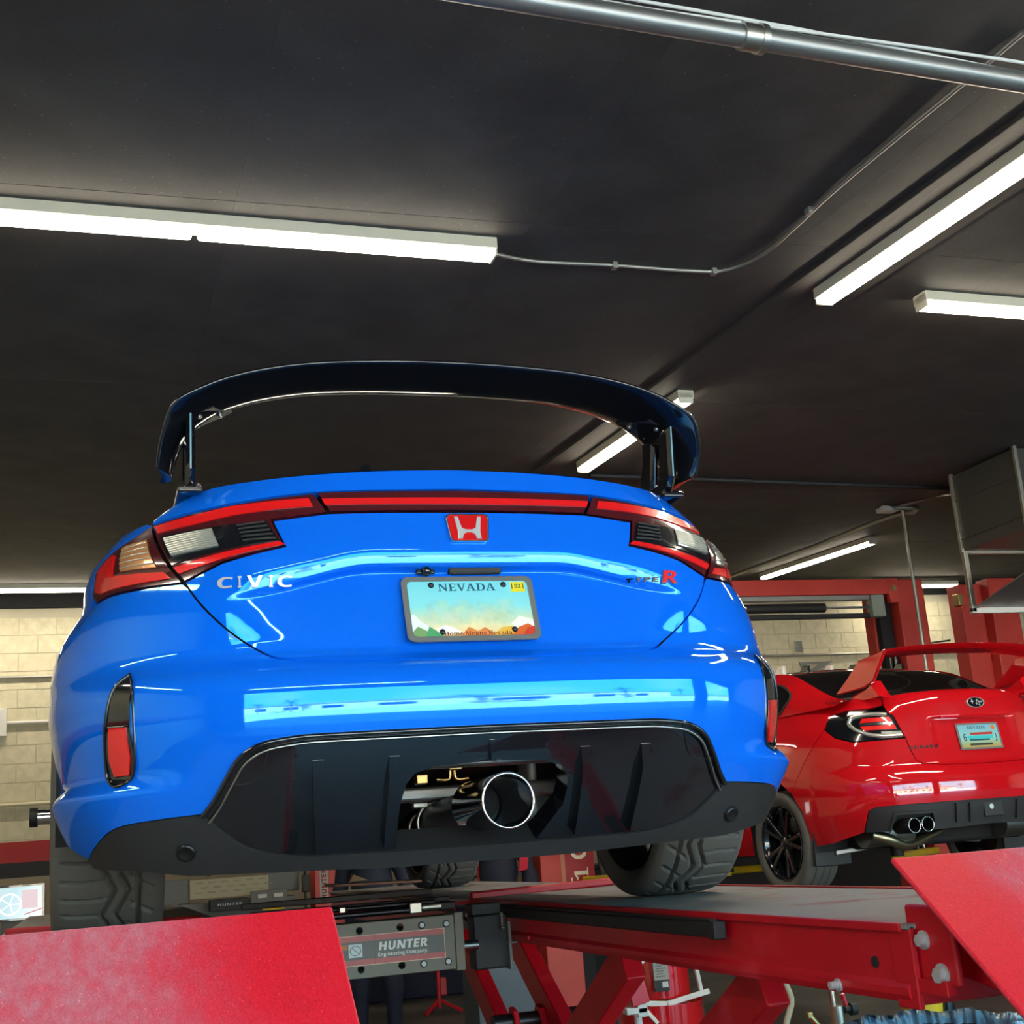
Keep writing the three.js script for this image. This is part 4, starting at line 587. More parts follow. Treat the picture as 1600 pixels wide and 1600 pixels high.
// ---------- the red saloon on the next lift ----------
const S2 = makeSkin({
  A: mono([[.15, .90], [.22, .95], [.30, .985], [.38, 1.005], [.48, 1.03], [.58, 1.045], [.66, 1.04], [.71, 1.015], [.75, .99], [.85, .975], [.95, .968], [1.02, .966], [1.10, .960], [1.14, .950], [1.17, .93], [1.20, .88]]),
  W: mono([[.15, .80], [.25, .84], [.35, .87], [.5, .892], [.7, .897], [.85, .893], [.95, .88], [1.03, .85], [1.10, .80], [1.15, .75], [1.20, .69]]),
  N: mono([[.15, 3.0], [.5, 3.2], [1.2, 2.9]]),
  recess: (q, y) => .022 * (1 - ss(1.005, 1.018, y)) * clamp((y - .785) / .22) * (1 - ss(.275, .34, q)), side: 2.6,
});
const saloon = thing('saloon_car', 'red saloon with a tall boot wing raised on the next lift', 'car', [4.30, -.269, -4.14]); saloon.rotation.y = 3 * Math.PI / 180; saloon.userBase = null;
{
  const c = saloon, S = S2, paint = Mt.redPaint;
  const k2 = sg => p => p.map(([s, y]) => [sg * s, y]);
  const trunkLow = [[.419, .744], [.287, .727], [.1, .722]], trunkSide = [[.588, 1.15], [.587, 1.11], [.566, 1.06], [.540, 1.045], [.488, .902], [.470, .828], [.448, .768]];
  const top = cr([[.585, 1.152], [.51, 1.172], [.38, 1.183], [.2, 1.19], [0, 1.193]], 3);
  part(c, 'inner_shell', panel(S, [[-1.4, .40], [1.4, .40], [1.4, 1.0], [.7, 1.1], [-.7, 1.1], [-1.4, 1.0]], { off: -.035, cell: .1, thick: 0 }), Mt.blackMatte);
  part(c, 'boot_lid', panel(S, inset([...mir(trunkSide), ...mir(trunkLow), ...trunkLow.slice().reverse(), ...trunkSide.slice().reverse(), ...top.slice(1), ...mir(top).reverse().slice(1, -1)], .003), { cell: .016, cellY: .006 }), paint);
  const half = [[.488, .900], [.688, .900], [.786, .902], [.898, .940], [.955, .988], [.975, 1.0], [1.33, .63], [1.236, .509], [1.215, .39], [1.20, .292], [1.0, .31], [.79, .362], [.744, .487], [.70, .506], [.426, .508]];
  part(c, 'rear_bumper', panel(S, inset([...mir(half), ...half.slice().reverse(), ...trunkSide.slice(5), ...trunkLow, ...mir(trunkLow).reverse(), ...mir(trunkSide.slice(5)).reverse()], .0025), { cell: .03 }), paint);
  part(c, 'diffuser', panel(S, [...mir([[.785, .362], [.744, .487], [.70, .506], [.426, .508], [0, .509]]).slice(0, 4), [0, .509], ...[[.785, .362], [.744, .487], [.70, .506], [.426, .508]].reverse(), [.645, .357], [.603, .456], [.404, .452], [.395, .394], [.435, .350], [0, .362], [-.435, .350], [-.395, .394], [-.404, .452], [-.603, .456], [-.645, .357]], { cell: .03, off: -.006, thick: .06 }), Mt.blackPlastic, 'grey black diffuser');
  part(c, 'rear_fog_lamp', [B(-.07, .07, .405, .495, .99, 1.026, .006)], Mt.blackPlastic); part(c, 'rear_fog_lens', C([-.02, .462, 1.0], [-.02, .462, 1.032], .016, 16), Mt.clearLens);
  for (const s of [-.26, -.17, .17, .26]) part(c, 'diffuser_fin', panel(S, [[s - .006, .495], [s + .006, .495], [s + .006, .385], [s - .006, .385]], { cell: .04, off: .012, thick: .02 }), Mt.blackPlastic);
  for (const sg of [-1, 1]) {
    const k = k2(sg);
    const arch = [[1.33, .63], [1.45, .70], [1.58, .725], [1.72, .70], [1.84, .63], [1.92, .51], [1.95, .39], [1.96, .25]];
    part(c, 'quarter_panel', panel(S, inset(k([[.975, 1.0], ...arch, [2.15, .25], [2.15, 1.12], [1.57, 1.14], [1.1, 1.165], [.80, 1.17], [.588, 1.155], [.588, 1.115], [.685, 1.098], [.82, 1.104], [.92, 1.083], [.96, 1.041]]), .0025), { cell: .03 }), paint);
    part(c, 'rear_door', panel(S, inset(k([[2.15, .25], [2.95, .25], [2.95, 1.08], [2.15, 1.12]]), .003), { cell: .1 }), paint); part(c, 'front_door', panel(S, inset(k([[2.95, .25], [3.75, .25], [3.75, 1.03], [2.95, 1.08]]), .003), { cell: .1 }), paint);
    part(c, 'front_fender', panel(S, inset(k([[3.75, .25], [3.85, .25], [3.9, .45], [4.0, .62], [4.2, .72], [4.4, .66], [4.55, .5], [4.6, .35], [4.8, .35], [4.8, .75], [4.3, .95], [3.75, 1.03]]), .003), { cell: .1 }), paint);
    part(c, 'front_bumper', panel(S, k([[4.8, .25], [5.741, .25], [5.741, .75], [4.8, .75]]), { cell: .12 }), paint);
    part(c, 'wheel_arch_liner', gridSurf((u, v) => { const a = v * Math.PI * 1.15 - .2; return [sg * lerp(.58, .87, u), .335 + .385 * Math.sin(a), .37 * Math.cos(a)]; }, 1, 16), Mt.blackMatte);
    const lamp_ = part(c, 'tail_lamp', panel(S, inset(k([[.958, 1.041], [.92, 1.081], [.82, 1.101], [.683, 1.093], [.587, 1.066], [.540, 1.046], [.490, .902], [.688, .902], [.786, .904], [.898, .942], [.955, .988]]), .003), { cell: .03, off: .004, thick: .03 }), Mt.blackGloss, 'smoked black lamp');
    part(lamp_, 'light_guide', T(cr(k([[.575, 1.050], [.65, 1.058], [.729, 1.058], [.785, 1.044], [.800, 1.014], [.765, .975], [.708, .945], [.662, .930], [.6, .922], [.505, .920]]), 5).map(([s, y]) => S(s, y).addScaledVector(nrm(S, s, y), .008).toArray()), .013, 70, 8), Mt.clearLens, 'pale C-shaped light guide');
    part(lamp_, 'brake_lamp', panel(S, k([[.562, 1.035], [.72, 1.037], [.735, 1.012], [.548, 1.008]]), { cell: .03, off: .008, thick: .006 }), Mt.redLens, 'red lens'); part(lamp_, 'brake_lamp', panel(S, k([[.538, .985], [.735, .99], [.715, .965], [.53, .958]]), { cell: .03, off: .008, thick: .006 }), Mt.redLens, 'red lens');
    part(lamp_, 'reversing_lamp', panel(S, k([[.508, .945], [.62, .950], [.62, .915], [.498, .915]]), { cell: .03, off: .007, thick: .006 }), Mt.clearLens, 'clear lens'); part(lamp_, 'bright_bar', panel(S, k([[.545, 1.003], [.74, 1.008], [.74, .996], [.541, .990]]), { cell: .03, off: .009, thick: .004 }), Mt.chrome);
    for (const [x, y] of [[.565, .385], [.469, .388]]) { const tip = part(c, 'exhaust_tip', lathe([[.038, -.12], [.038, .03], [.042, .036], [.046, .03], [.046, -.12]], 32).applyMatrix4(new THREE.Matrix4().makeRotationX(Math.PI / 2)).translate(sg * x, y, .955), Mt.darkMetal); part(tip, 'baffle', C([sg * x, y, .88], [sg * x, y, .885], .038, 24), Mt.blackMatte); part(tip, 'rim', new THREE.TorusGeometry(.042, .0017, 8, 36).translate(sg * x, y, .99), Mt.chrome); }
    part(c, 'exhaust_surround', panel(S, k([[.655, .345], [.612, .47], [.392, .466], [.382, .39], [.43, .34], [.435, .350], [.398, .394], [.407, .450], [.600, .453], [.643, .357]]), { cell: .03, off: .010, thick: .03 }), Mt.blackPlastic);
    part(c, 'muffler', C([sg * .35, .36, .62], [sg * .68, .36, .62], .09, 24), Mt.steel);
    part(c, 'mud_flap', B(sg * .60, sg * .865, .175, .33, .345, .36, .008), Mt.blackPlastic);
    // wing end plate
    const ep = [[1.03, 1.43], [.985, 1.425], [.86, 1.41], [.744, 1.40], [.60, 1.305], [.463, 1.225], [.48, 1.22], [.77, 1.228], [.87, 1.252]];
    part(c, 'wing_end_plate', E(ep, .026, sg * .62 - .013, 'zy', .007), paint);
    part(c, 'wing_root', E([[.56, 1.14], [.93, 1.15], [.90, 1.18], [.84, 1.262], [.77, 1.235], [.60, 1.20]], .09, sg * .575 - .045, 'zy', .02), paint);
    // cabin side
    const rail = mono([[-2.2, 1.04], [-1.5, 1.42], [-.8, 1.462], [-.25, 1.455], [.01, 1.408], [.19, 1.335], [.36, 1.256], [.51, 1.198], [.66, 1.168]]), rx = mono([[-2.2, .72], [-1.4, .60], [-.25, .60], [.2, .645], [.66, .66]]);
    part(c, 'rear_pillar', gridSurf((u, v) => { const z = lerp(.66, -.62, v); return V(sg * .775, 1.135, z).lerp(V(sg * rx(z), rail(z), z), u).add(V(sg * .028 * Math.sin(Math.PI * u), 0, 0)); }, 8, 24, sg > 0), paint);
    part(c, 'door_glass', gridSurf((u, v) => { const z = lerp(-.60, -2.1, v); return V(sg * .785, 1.10, z).lerp(V(sg * rx(z), rail(z), z), u).add(V(sg * .03 * Math.sin(Math.PI * u), 0, 0)); }, 6, 16, sg > 0), Mt.glassDark);
    const qg = [[-.60, 1.385], [-.16, 1.372], [.003, 1.325], [.10, 1.262], [.06, 1.205], [-.01, 1.155], [-.14, 1.132], [-.60, 1.125]]; const bulge = (u) => .028 * Math.sin(Math.PI * u);
    const qs = (z, y) => { const u = (y - 1.135) / (rail(z) - 1.135); return V(sg * (lerp(.775, rx(z), u) + bulge(clamp(u)) + .004), y, z); };
    part(c, 'quarter_window', panel((s, y) => qs(-s * sg, y), qg.map(([z, y]) => [-z * sg, y]), { cell: .06, off: 0, thick: .006 }), Mt.glassDark, 'dark quarter glass'); part(c, 'window_frame', T([...qg, qg[0]].map(([z, y]) => qs(z, y).toArray()), .008, 60, 6), Mt.blackPlastic);
  }
  const rail = mono([[-2.2, 1.04], [-1.5, 1.42], [-.8, 1.462], [-.25, 1.455], [.01, 1.408], [.19, 1.335], [.36, 1.256], [.51, 1.198], [.66, 1.168]]), rx = mono([[-2.2, .72], [-1.4, .60], [-.25, .60], [.2, .645], [.66, .66]]);
  const crown = mono([[-2.2, .02], [-.8, .035], [-.2, .035], [.3, .02], [.66, .02]]);
  const sheet = (z0, z1, dy = 0, kx = 1) => gridSurf((u, v) => { const z = lerp(z0, z1, v), a = u * 2 - 1; return [a * rx(z) * kx, rail(z) + dy + crown(z) * (1 - a * a), z]; }, 16, 12);
  part(c, 'rear_window', sheet(.60, -.30, -.006, .985), Mt.glassDark); part(c, 'roof', sheet(-.30, -1.45), paint); part(c, 'windscreen', sheet(-1.45, -2.2), Mt.glassDark);
  part(c, 'boot_deck', gridSurf((u, v) => { const a = u * 2 - 1; const e = S(a * .585, 1.193 - .041 * Math.pow(Math.abs(a), 2.2)); return e.lerp(V(a * .66, 1.168 + .02 * (1 - a * a), .60), v); }, 16, 4), paint);
  part(c, 'bonnet', gridSurf((u, v) => { const a = u * 2 - 1; return V(a * lerp(.74, .55, v * v), lerp(1.03, .78, v * v) + .03 * (1 - a * a), lerp(-2.2, -3.35, v)); }, 10, 8), paint);
  for (let i = 0; i < 6; i++) { const x = -.5 + i * .2; part(c, 'vortex_fin', E([[-.44, 1.46], [-.30, 1.455], [-.30, 1.52], [-.36, 1.525]], .03, x - .015, 'zy', .006), i % 2 ? Mt.blackGloss : Mt.white); }
  // wing
  const wc = a => V(a * .62, 1.418 + .035 * Math.pow(1 - a * a, .8), .985 - .02 * a * a);
  part(c, 'boot_wing', gridSurf((u, v) => { const a = v * 2 - 1, p = wc(a), t = u * 2 * Math.PI, f = .5 - .5 * Math.cos(t); return p.add(V(0, .030 * Math.sin(t) * .5 * (.4 + .6 * Math.sqrt(f)) - .035 * f + .008, -.20 * f + .045)); }, 20, 30), paint, 'arched red boot wing');
  // badges, plate
  const pm = onSkin(S, .02, .886, .010);
  const np = part(c, 'number_plate', E(rrect(-.150, .150, -.074, .074, .01), .003, 0, 'xy', 0).applyMatrix4(pm), std({ roughness: .4, map: canvasTex(512, 256, (x, w, h) => { const g = x.createLinearGradient(0, 0, 0, h); g.addColorStop(0, '#7fb8d0'); g.addColorStop(.6, '#8fd0cc'); g.addColorStop(1, '#b89a4a'); x.fillStyle = g; x.fillRect(0, 0, w, h); stretchText(x, 'NEVADA', 240, 36, 240, 'bold 46px serif', '#24465c'); x.fillStyle = '#e07828'; x.beginPath(); x.arc(456, 40, 26, 0, 7); x.fill(); x.fillStyle = '#b8382e'; x.fillRect(140, 90, 290, 26); x.fillStyle = '#38c4c8'; x.fillRect(100, 125, 330, 34); x.fillStyle = '#1d5560'; x.fillRect(120, 160, 260, 18); stretchText(x, '6', 66, 140, 46, 'bold 110px sans-serif', '#24465c'); x.fillStyle = '#3a3a34'; x.fillRect(110, 206, 290, 24); stretchText(x, 'J', 470, 140, 24, 'bold 90px sans-serif', '#24465c'); }) }), 'blue plate');
  { const p = np.geometry.attributes.position, u = np.geometry.attributes.uv, inv = pm.clone().invert(), v = V(0, 0, 0); for (let i = 0; i < p.count; i++) { v.fromBufferAttribute(p, i).applyMatrix4(inv); u.setXY(i, v.x / .3 + .5, v.y / .148 + .5); } }
  part(np, 'plate_frame', E(rrect(-.160, .160, -.083, .083, .012), .008, -.004, 'xy', .002, [rrect(-.146, .146, -.070, .070, .008).reverse()]).applyMatrix4(pm), Mt.greyMetal);
  const em = onSkin(S, .035, 1.094, .001); const ell = (k) => circle(0, 0, 1, 36).map(([x, y]) => [x * .066 * k, y * .033 * k]);
  const eb = part(c, 'emblem', E(ell(.9), .008, 0, 'xy', .001).applyMatrix4(em), Mt.blackGloss, 'oval badge with stars'); part(eb, 'emblem_ring', E(ell(1), .011, 0, 'xy', .0015, [ell(.9).reverse()]).applyMatrix4(em), Mt.silver);
  for (const [x, y, r] of [[-.026, .006, .017], [.012, .012, .010], [.026, .002, .010], [.006, -.008, .010], [.026, -.014, .009], [.042, .002, .008]]) part(eb, 'star', E(Array.from({ length: 8 }, (_, i) => { const q = i % 2 ? r * .3 : r, a = i * Math.PI / 4; return [x + q * Math.cos(a), y + q * Math.sin(a)]; }), .003, .008, 'xy', 0).applyMatrix4(em), Mt.silver);
  [...'SUBARU'].forEach((ch, i) => part(c, 'letter_' + ch.toLowerCase(), textGeo(ch, .024, .019, .003).applyMatrix4(onSkin(S, -.462 + i * .031, .840, .002)), Mt.darkMetal));
  part(c, 'boot_handle', B(-.24, .26, 1.005, 1.02, .945, .972, .005), paint);
  // underneath
  part(c, 'underbody', [B(-.62, .62, .26, .44, -3.2, .55, .03), B(-.5, .5, .44, .6, .5, .9, .02)], Mt.blackMatte);
  part(c, 'exhaust_pipe', [T([[-.66, .345, .70], [-.58, .315, .74], [-.48, .275, .72], [-.36, .275, .66], [-.15, .315, .56], [.05, .345, .48], [.2, .35, .3]], .032, 50, 14)], std({ color: rgb(.52, .45, .30), roughness: .35, metalness: 1 }), 'tarnished steel pipe');
  part(c, 'suspension_arm', [bar([-.78, .27, .20], [-.42, .30, .35], .04, .05, [0, 0, 1], .01), bar([-.72, .25, .36], [-.35, .285, .46], .03, .035, [0, 0, 1], .01), bar([-.10, .31, .44], [.35, .265, .42], .05, .04, [0, 0, 1], .012), bar([.78, .27, .2], [.42, .30, .35], .04, .05, [0, 0, 1], .01)], Mt.galv);
  const tyre = tyreGeometry(.33, .245, .232, 120, ribTread), rim = M(aboutX(lathe([[.236, .10], [.238, .11], [.230, .10], [.21, .08], [.20, 0], [.21, -.06], [.224, -.098], [.236, -.112], [.240, -.108], [.236, -.10]], 56))), sp = [];
  for (let i = 0; i < 5; i++) for (const o of [-.13, .13]) { const a = i * 2 * Math.PI / 5 + .3 + o * .6, b = i * 2 * Math.PI / 5 + .3 + o * 1.5; sp.push(bar([-.075, .04 * Math.cos(a), .04 * Math.sin(a)], [-.10, .222 * Math.cos(b), .222 * Math.sin(b)], .026, .028, [1, 0, 0], .007)); }
  const hub = M(aboutX(lathe([[0, -.088], [.026, -.088], [.032, -.08], [.062, -.074], [.068, -.03], [0, -.03]], 30)), ...sp), disc = M(aboutX(lathe([[.05, -.02], [.16, -.02], [.16, .005], [.05, .005]], 40)));
  const nuts = M(Array.from({ length: 5 }, (_, i) => { const a = i * 2 * Math.PI / 5; return C([-.07, .045 * Math.cos(a), .045 * Math.sin(a)], [-.086, .045 * Math.cos(a), .045 * Math.sin(a)], .010, 6); }));
  for (const [x, z] of [[-.765, 0], [.765, 0], [-.765, -2.65], [.765, -2.65]]) { const g = new THREE.Group(); g.name = 'wheel'; g.position.set(x, .33, z); if (x > 0) g.rotation.y = Math.PI; c.add(g); part(g, 'tyre', tyre, Mt.rubber); part(g, 'rim', rim, Mt.blackGloss); part(g, 'spokes', hub, Mt.blackGloss, 'gloss black twin spokes'); part(g, 'brake_disc', disc, Mt.darkMetal); part(g, 'wheel_nuts', nuts, Mt.darkMetal); }
}
// ---------- the rest of the workshop ----------
{ // two-post lift with an overhead beam
  const t = thing('two_post_lift', 'tall red two-post lift with an overhead beam, holding the red saloon', 'car lift', [5.1, FL, -7]);
  for (const [a, b] of [[6.40, 6.87], [2.73, 3.22]]) {
    const inn = a > 5 ? 1 : -1;
    part(t, 'post', [B(a > 5 ? a + .17 : a, a > 5 ? b : b - .17, FL, 2.40, -7.2, -6.99, .012), B(a, b, FL, 2.40, -7.36, -7.2, .01)].map(g => uvBox(g, .5)), Mt.redPost, 'red steel column');
    part(t, 'carriage_slot', B(a > 5 ? a + .02 : b - .16, a > 5 ? a + .16 : b - .02, FL + .1, 2.2, -7.2, -7.12, .005), Mt.blackMatte); part(t, 'base_plate', uvBox(B(a - .08, b + .08, FL, FL + .02, -7.5, -6.85, .003), .5), Mt.redPost);
    for (const x of [a + .21, a + .42]) part(t, 'bolt', bolt([Math.min(x, b - .04), 1.72, -6.99], [0, 0, 1], .012, .012), Mt.steel);
  }
  const dec = canvasTex(256, 1024, (x, w, h) => { x.fillStyle = '#a8222a'; x.fillRect(0, 0, w, h); x.fillStyle = '#c8785a'; x.fillRect(0, 0, 34, h); x.save(); x.translate(w / 2 + 16, h / 2); x.rotate(-Math.PI / 2); stretchText(x, 'Challenger', -10, 0, 563, 'bold 165px sans-serif', '#efe2c4'); stretchText(x, '1', -345, 10, 62, 'bold 150px serif', '#efe2c4'); x.strokeStyle = '#efe2c4'; x.lineWidth = 12; x.beginPath(); x.arc(-352, -6, 62, 2.0, 4.6); x.stroke(); x.restore(); });
  part(t, 'lettering', new THREE.PlaneGeometry(.30, 2.0).translate(3.06, .575, -6.986), std({ map: dec, roughness: .45 }), 'pale vertical lettering');
  for (const [a, b] of [[[3.1, -.15, -6.9], [3.56, -.13, -5.2]], [[3.15, -.16, -6.9], [4.3, -.12, -5.0]], [[6.5, -.15, -6.9], [5.0, -.12, -5.2]]]) { part(t, 'swing_arm', bar(a, b, .10, .055, [1, 0, 0], .01), Mt.yellow, 'yellow swing arm'); part(t, 'lift_pad', [C([b[0], b[1], b[2]], [b[0], b[1] + .07, b[2]], .05, 16), C([b[0], b[1] + .07, b[2]], [b[0], b[1] + .085, b[2]], .06, 16)], Mt.blackPlastic); }
  part(t, 'overhead_beam', uvBox(B(3.1, 6.5, 2.245, 2.395, -7.1, -6.95, .008), .5), Mt.redPost, 'red overhead beam'); part(t, 'beam_bracket', [uvBox(B(6.45, 6.56, 2.16, 2.40, -7.0, -6.94, .006), .5)], Mt.redPost); part(t, 'bolt', bolt([6.50, 2.30, -6.94], [0, 0, 1], .02, .016), Mt.brass);
  part(t, 'cable_cover', B(3.9, 6.3, 2.20, 2.245, -7.06, -6.98, .004), Mt.galv); part(t, 'shut_off_bar', C([3.8, 2.13, -7.0], [5.75, 2.13, -7.0], .045, 16), Mt.blackPlastic, 'black padded shut-off bar'); part(t, 'shut_off_rod', C([5.7, 2.13, -7.0], [6.3, 2.13, -7.0], .012, 12), Mt.steel); part(t, 'lower_bar', B(3.8, 6.25, 2.03, 2.075, -7.06, -7.0, .006), Mt.blackPlastic);
  part(t, 'switch_box', B(6.24, 6.38, 2.03, 2.24, -7.04, -6.94, .006), std({ color: rgb(.30, .33, .28), roughness: .5 })); part(t, 'label', B(4.86, 4.91, 2.12, 2.145, -6.955, -6.951, 0), Mt.white);
  part(t, 'hydraulic_cylinder', [C([6.52, FL + .2, -7.10], [6.52, 1.7, -7.10], .035, 14), C([6.46, FL + .2, -7.10], [6.46, 1.65, -7.10], .02, 12)], Mt.blackGloss);
  const p2 = thing('two_post_lift', 'broad red lift post behind the hanging duct frame', 'car lift', [7.65, FL, -7]);
  part(p2, 'post', [B(7.62, 7.94, FL, 2.40, -7.18, -6.98, .012), B(7.36, 7.62, FL, 2.36, -7.3, -7.1, .01), B(7.94, 9.6, 2.26, 2.40, -7.14, -7.02, .01)].map(g => uvBox(g, .5)), Mt.redPost, 'red steel column'); part(p2, 'post_cap', B(7.30, 7.36, 2.14, 2.26, -7.15, -7.05, .008), Mt.brass);
  for (const x of [7.68, 7.88]) part(p2, 'bolt', bolt([x, 1.72, -6.98], [0, 0, 1], .012, .012), Mt.steel); part(p2, 'base_plate', B(7.3, 8.0, FL, FL + .02, -7.4, -6.85, .003), Mt.redPost);
  single('wall_sack', 'white sack and black straps hanging on the block wall', 'sack', [E([[9.6, 1.2], [10.35, 1.2], [10.3, 1.9], [10.22, 1.98], [10.0, 1.7], [9.75, 1.75]], .12, -11.42, 'xy', .03)], std({ color: rgb(.62, .56, .42), roughness: .9, bumpMap: grain, bumpScale: .01 }), [10, 1.2, -11.4]);
  single('hanging_cable', 'dark cable looping down the block wall beside the sack', 'cable', [T([[9.45, 2.6, -11.44], [9.4, 2.2, -11.40], [9.6, 1.8, -11.38], [9.7, 1.3, -11.38]], .014, 30, 8), T([[9.55, 2.1, -11.42], [9.9, 2.38, -11.40], [10.35, 2.45, -11.42]], .012, 30, 8), C([9.82, 1.75, -11.25], [9.85, 1.3, -11.25], .035, 10), C([10.12, 1.75, -11.25], [9.98, 1.3, -11.25], .03, 10)], Mt.blackPlastic, [9.6, 1.3, -11.4]);
}
{ // things at the back wall, seen under the blue car
  const z = -8.5, tv = thing('monitor', 'flat screen on a stand showing a wheel, before the striped wall', 'screen', [-1.45, FL, z]);
  part(tv, 'bezel', B(-1.80, -1.215, -.145, .155, z - .04, z, .006), Mt.blackGloss);
  part(tv, 'screen', new THREE.PlaneGeometry(.54, .255).translate(-1.51, .006, z + .003), std({ color: 0, roughness: .3, emissive: 0xffffff, emissiveIntensity: .75, emissiveMap: canvasTex(512, 256, (x, w, h) => { const g = x.createLinearGradient(0, 0, w, h); g.addColorStop(0, '#b9c4bf'); g.addColorStop(.5, '#a9c6cc'); g.addColorStop(1, '#dfe8ea'); x.fillStyle = g; x.fillRect(0, 0, w, h); x.fillStyle = '#c7b2b6'; x.fillRect(360, 30, 120, 150); x.strokeStyle = '#e6f0ee'; x.lineWidth = 14; x.beginPath(); x.arc(270, 140, 84, 0, 7); x.stroke(); x.lineWidth = 10; for (let i = 0; i < 5; i++) { const a = i * 1.2566; x.beginPath(); x.moveTo(270, 140); x.lineTo(270 + 80 * Math.cos(a), 140 + 80 * Math.sin(a)); x.stroke(); } x.strokeStyle = '#b05058'; x.lineWidth = 8; x.beginPath(); x.moveTo(380, 230); x.lineTo(512, 190); x.stroke(); }) }), 'lit screen');
  part(tv, 'stand', [B(-1.56, -1.36, -.42, -.14, z - .08, z - .02, .005), B(-1.9, -1.0, FL, -.42, z - .35, z + .2, .01)], Mt.greyMetal);
  const rl = new THREE.RectAreaLight(new THREE.Color(.85, .95, 1), .6, .54, .255); rl.position.set(-1.51 + 1.45, .006 - FL, .01); rl.rotation.y = Math.PI; tv.add(rl);
  const co = thing('aligner_console', 'grey alignment console with a perforated cream panel on top', 'console', [.4, FL, z]);
  part(co, 'cabinet', [B(-.28, .9, FL, -.12, z - .5, z - .02, .01), B(-.28, -.02, -.12, .09, z - .4, z - .04, .01), B(.66, .95, -.08, .09, z - .4, z - .06, .01)], Mt.greyMetal); part(co, 'perforated_panel', B(-.015, .67, -.09, .075, z - .03, z, .004), std({ color: rgb(.52, .48, .32), roughness: .7 }), 'cream perforated panel');
  for (let r = 0; r < 3; r++) for (let i = 0; i < 6; i++) part(co, 'slot', B(.03 + i * .11 + (r % 2) * .05, .095 + i * .11 + (r % 2) * .05, .042 - r * .042, .052 - r * .042, z, z + .003, .001), std({ color: rgb(.38, .34, .22), roughness: .8 }));
  part(co, 'keyboard_box', B(.14, .47, -.20, -.10, z + .02, z + .18, .006), Mt.blackPlastic); part(co, 'lettering', new THREE.PlaneGeometry(.26, .035).translate(.31, -.145, z + .182), std({ roughness: .5, map: canvasTex(512, 70, (x, w, h) => { x.fillStyle = '#15161a'; x.fillRect(0, 0, w, h); stretchText(x, 'HUNTER', w / 2, h / 2, 430, '900 58px sans-serif', '#a9a9a9'); }) }));
  part(co, 'gauge_panel', B(.50, .82, -.21, -.055, z + .06, z + .1, .004), Mt.greyMetal); for (const x of [.60, .74]) part(co, 'gauge', B(x - .04, x + .04, -.12, -.085, z + .1, z + .11, .003), Mt.white);
  part(co, 'yellow_cap', lathe([[0, .05], [.05, .045], [.09, .02], [.10, 0]], 24).translate(.68, -.22, z + .2), Mt.yellow);
  const rc = thing('red_cabinet', 'narrow red cabinet with vertical white lettering', 'cabinet', [1.17, FL, z]);
  part(rc, 'body', uvBox(B(1.08, 1.36, FL, .4, z - .3, z - .01, .01), .5), Mt.redPost); part(rc, 'lettering', new THREE.PlaneGeometry(.075, .30).translate(1.165, -.045, z - .007), std({ roughness: .5, map: canvasTex(96, 384, (x, w, h) => { x.fillStyle = '#b8b0a4'; x.fillRect(0, 0, w, h); x.translate(w / 2, h / 2); x.rotate(-Math.PI / 2); stretchText(x, 'HUNTER', 0, 0, 350, '900 74px sans-serif', '#8c1820'); }) }));
  single('lever_stand', 'black upright stand between the console and the red cabinet', 'stand', [C([.98, FL, z + .1], [.98, .1, z + .1], .012, 10), B(.95, 1.02, -.1, .05, z + .08, z + .12, .01), B(.85, 1.1, FL, FL + .03, z, z + .2, .01)], Mt.blackPlastic, [.98, FL, z + .1]);
  const sh = thing('tool_shelf', 'dark shelf crowded with red and pale bottles', 'shelf', [2.36, FL, -7.2]);
  part(sh, 'rack', [B(2.20, 2.23, FL, .4, -7.4, -7.37, .004), B(2.58, 2.61, FL, .4, -7.4, -7.37, .004), B(2.2, 2.61, -.07, -.05, -7.4, -7.05, .004), B(2.2, 2.61, .13, .15, -7.4, -7.05, .004)], Mt.blackPlastic);
  single('red_pole', 'slim red pole standing before the bottle shelf', 'pole', [C([2.19, FL, -6.95], [2.19, .35, -6.95], .018, 14), C([2.19, FL, -6.95], [2.19, FL + .02, -6.95], .12, 20)], Mt.red, [2.19, FL, -6.95]);
  const cols = [[.35, .03, .03], [.6, .55, .4], [.3, .05, .03], [.55, .5, .42], [.4, .06, .04], [.15, .15, .15]];
  cols.forEach((col, i) => single('bottle', ['small dark red bottle at the pole end of the dark shelf', 'pale cream bottle beside the dark red bottle at the pole end', 'small brown red bottle between two cream bottles', 'pale cream bottle beside the rust red bottle', 'small rust red bottle next to the black bottle', 'small black bottle at the far end of the dark shelf'][i], 'bottle', lathe([[0, 0], [.024, 0], [.026, .01], [.026, .08], [.012, .10], [.012, .125], [0, .125]], 14).translate(2.27 + i * .06, -.05, -7.12 - (i % 2) * .06), std({ color: rgb(...col), roughness: .5 }), [2.27 + i * .06, -.05, -7.12 - (i % 2) * .06], 'bottles on the dark shelf'));
  const ts = thing('tripod_stand', 'red tripod stand with spread feet on the floor', 'stand', [2.05, FL, -8]);
  part(ts, 'pole', C([2.05, FL + .05, -8], [2.05, -.4, -8], .02, 12), Mt.red); for (let i = 0; i < 3; i++) { const a = i * 2.094 + .4; part(ts, 'leg', bar([2.05, FL + .12, -8], [2.05 + .2 * Math.cos(a), FL + .015, -8 + .2 * Math.sin(a)], .025, .025, [0, 1, 0.2], .004), Mt.red); } part(ts, 'crank', B(2.06, 2.12, FL + .15, FL + .3, -8.02, -7.98, .01), Mt.red);
  single('tool_chest', 'dark navy tool chest under the striped wall', 'tool chest', [B(.4, 3.4, FL, -.4, -10.2, -9.4, .02), B(.4, 3.4, -.4, -.37, -10.25, -9.35, .01)], Mt.navy, [1.9, FL, -9.8]);
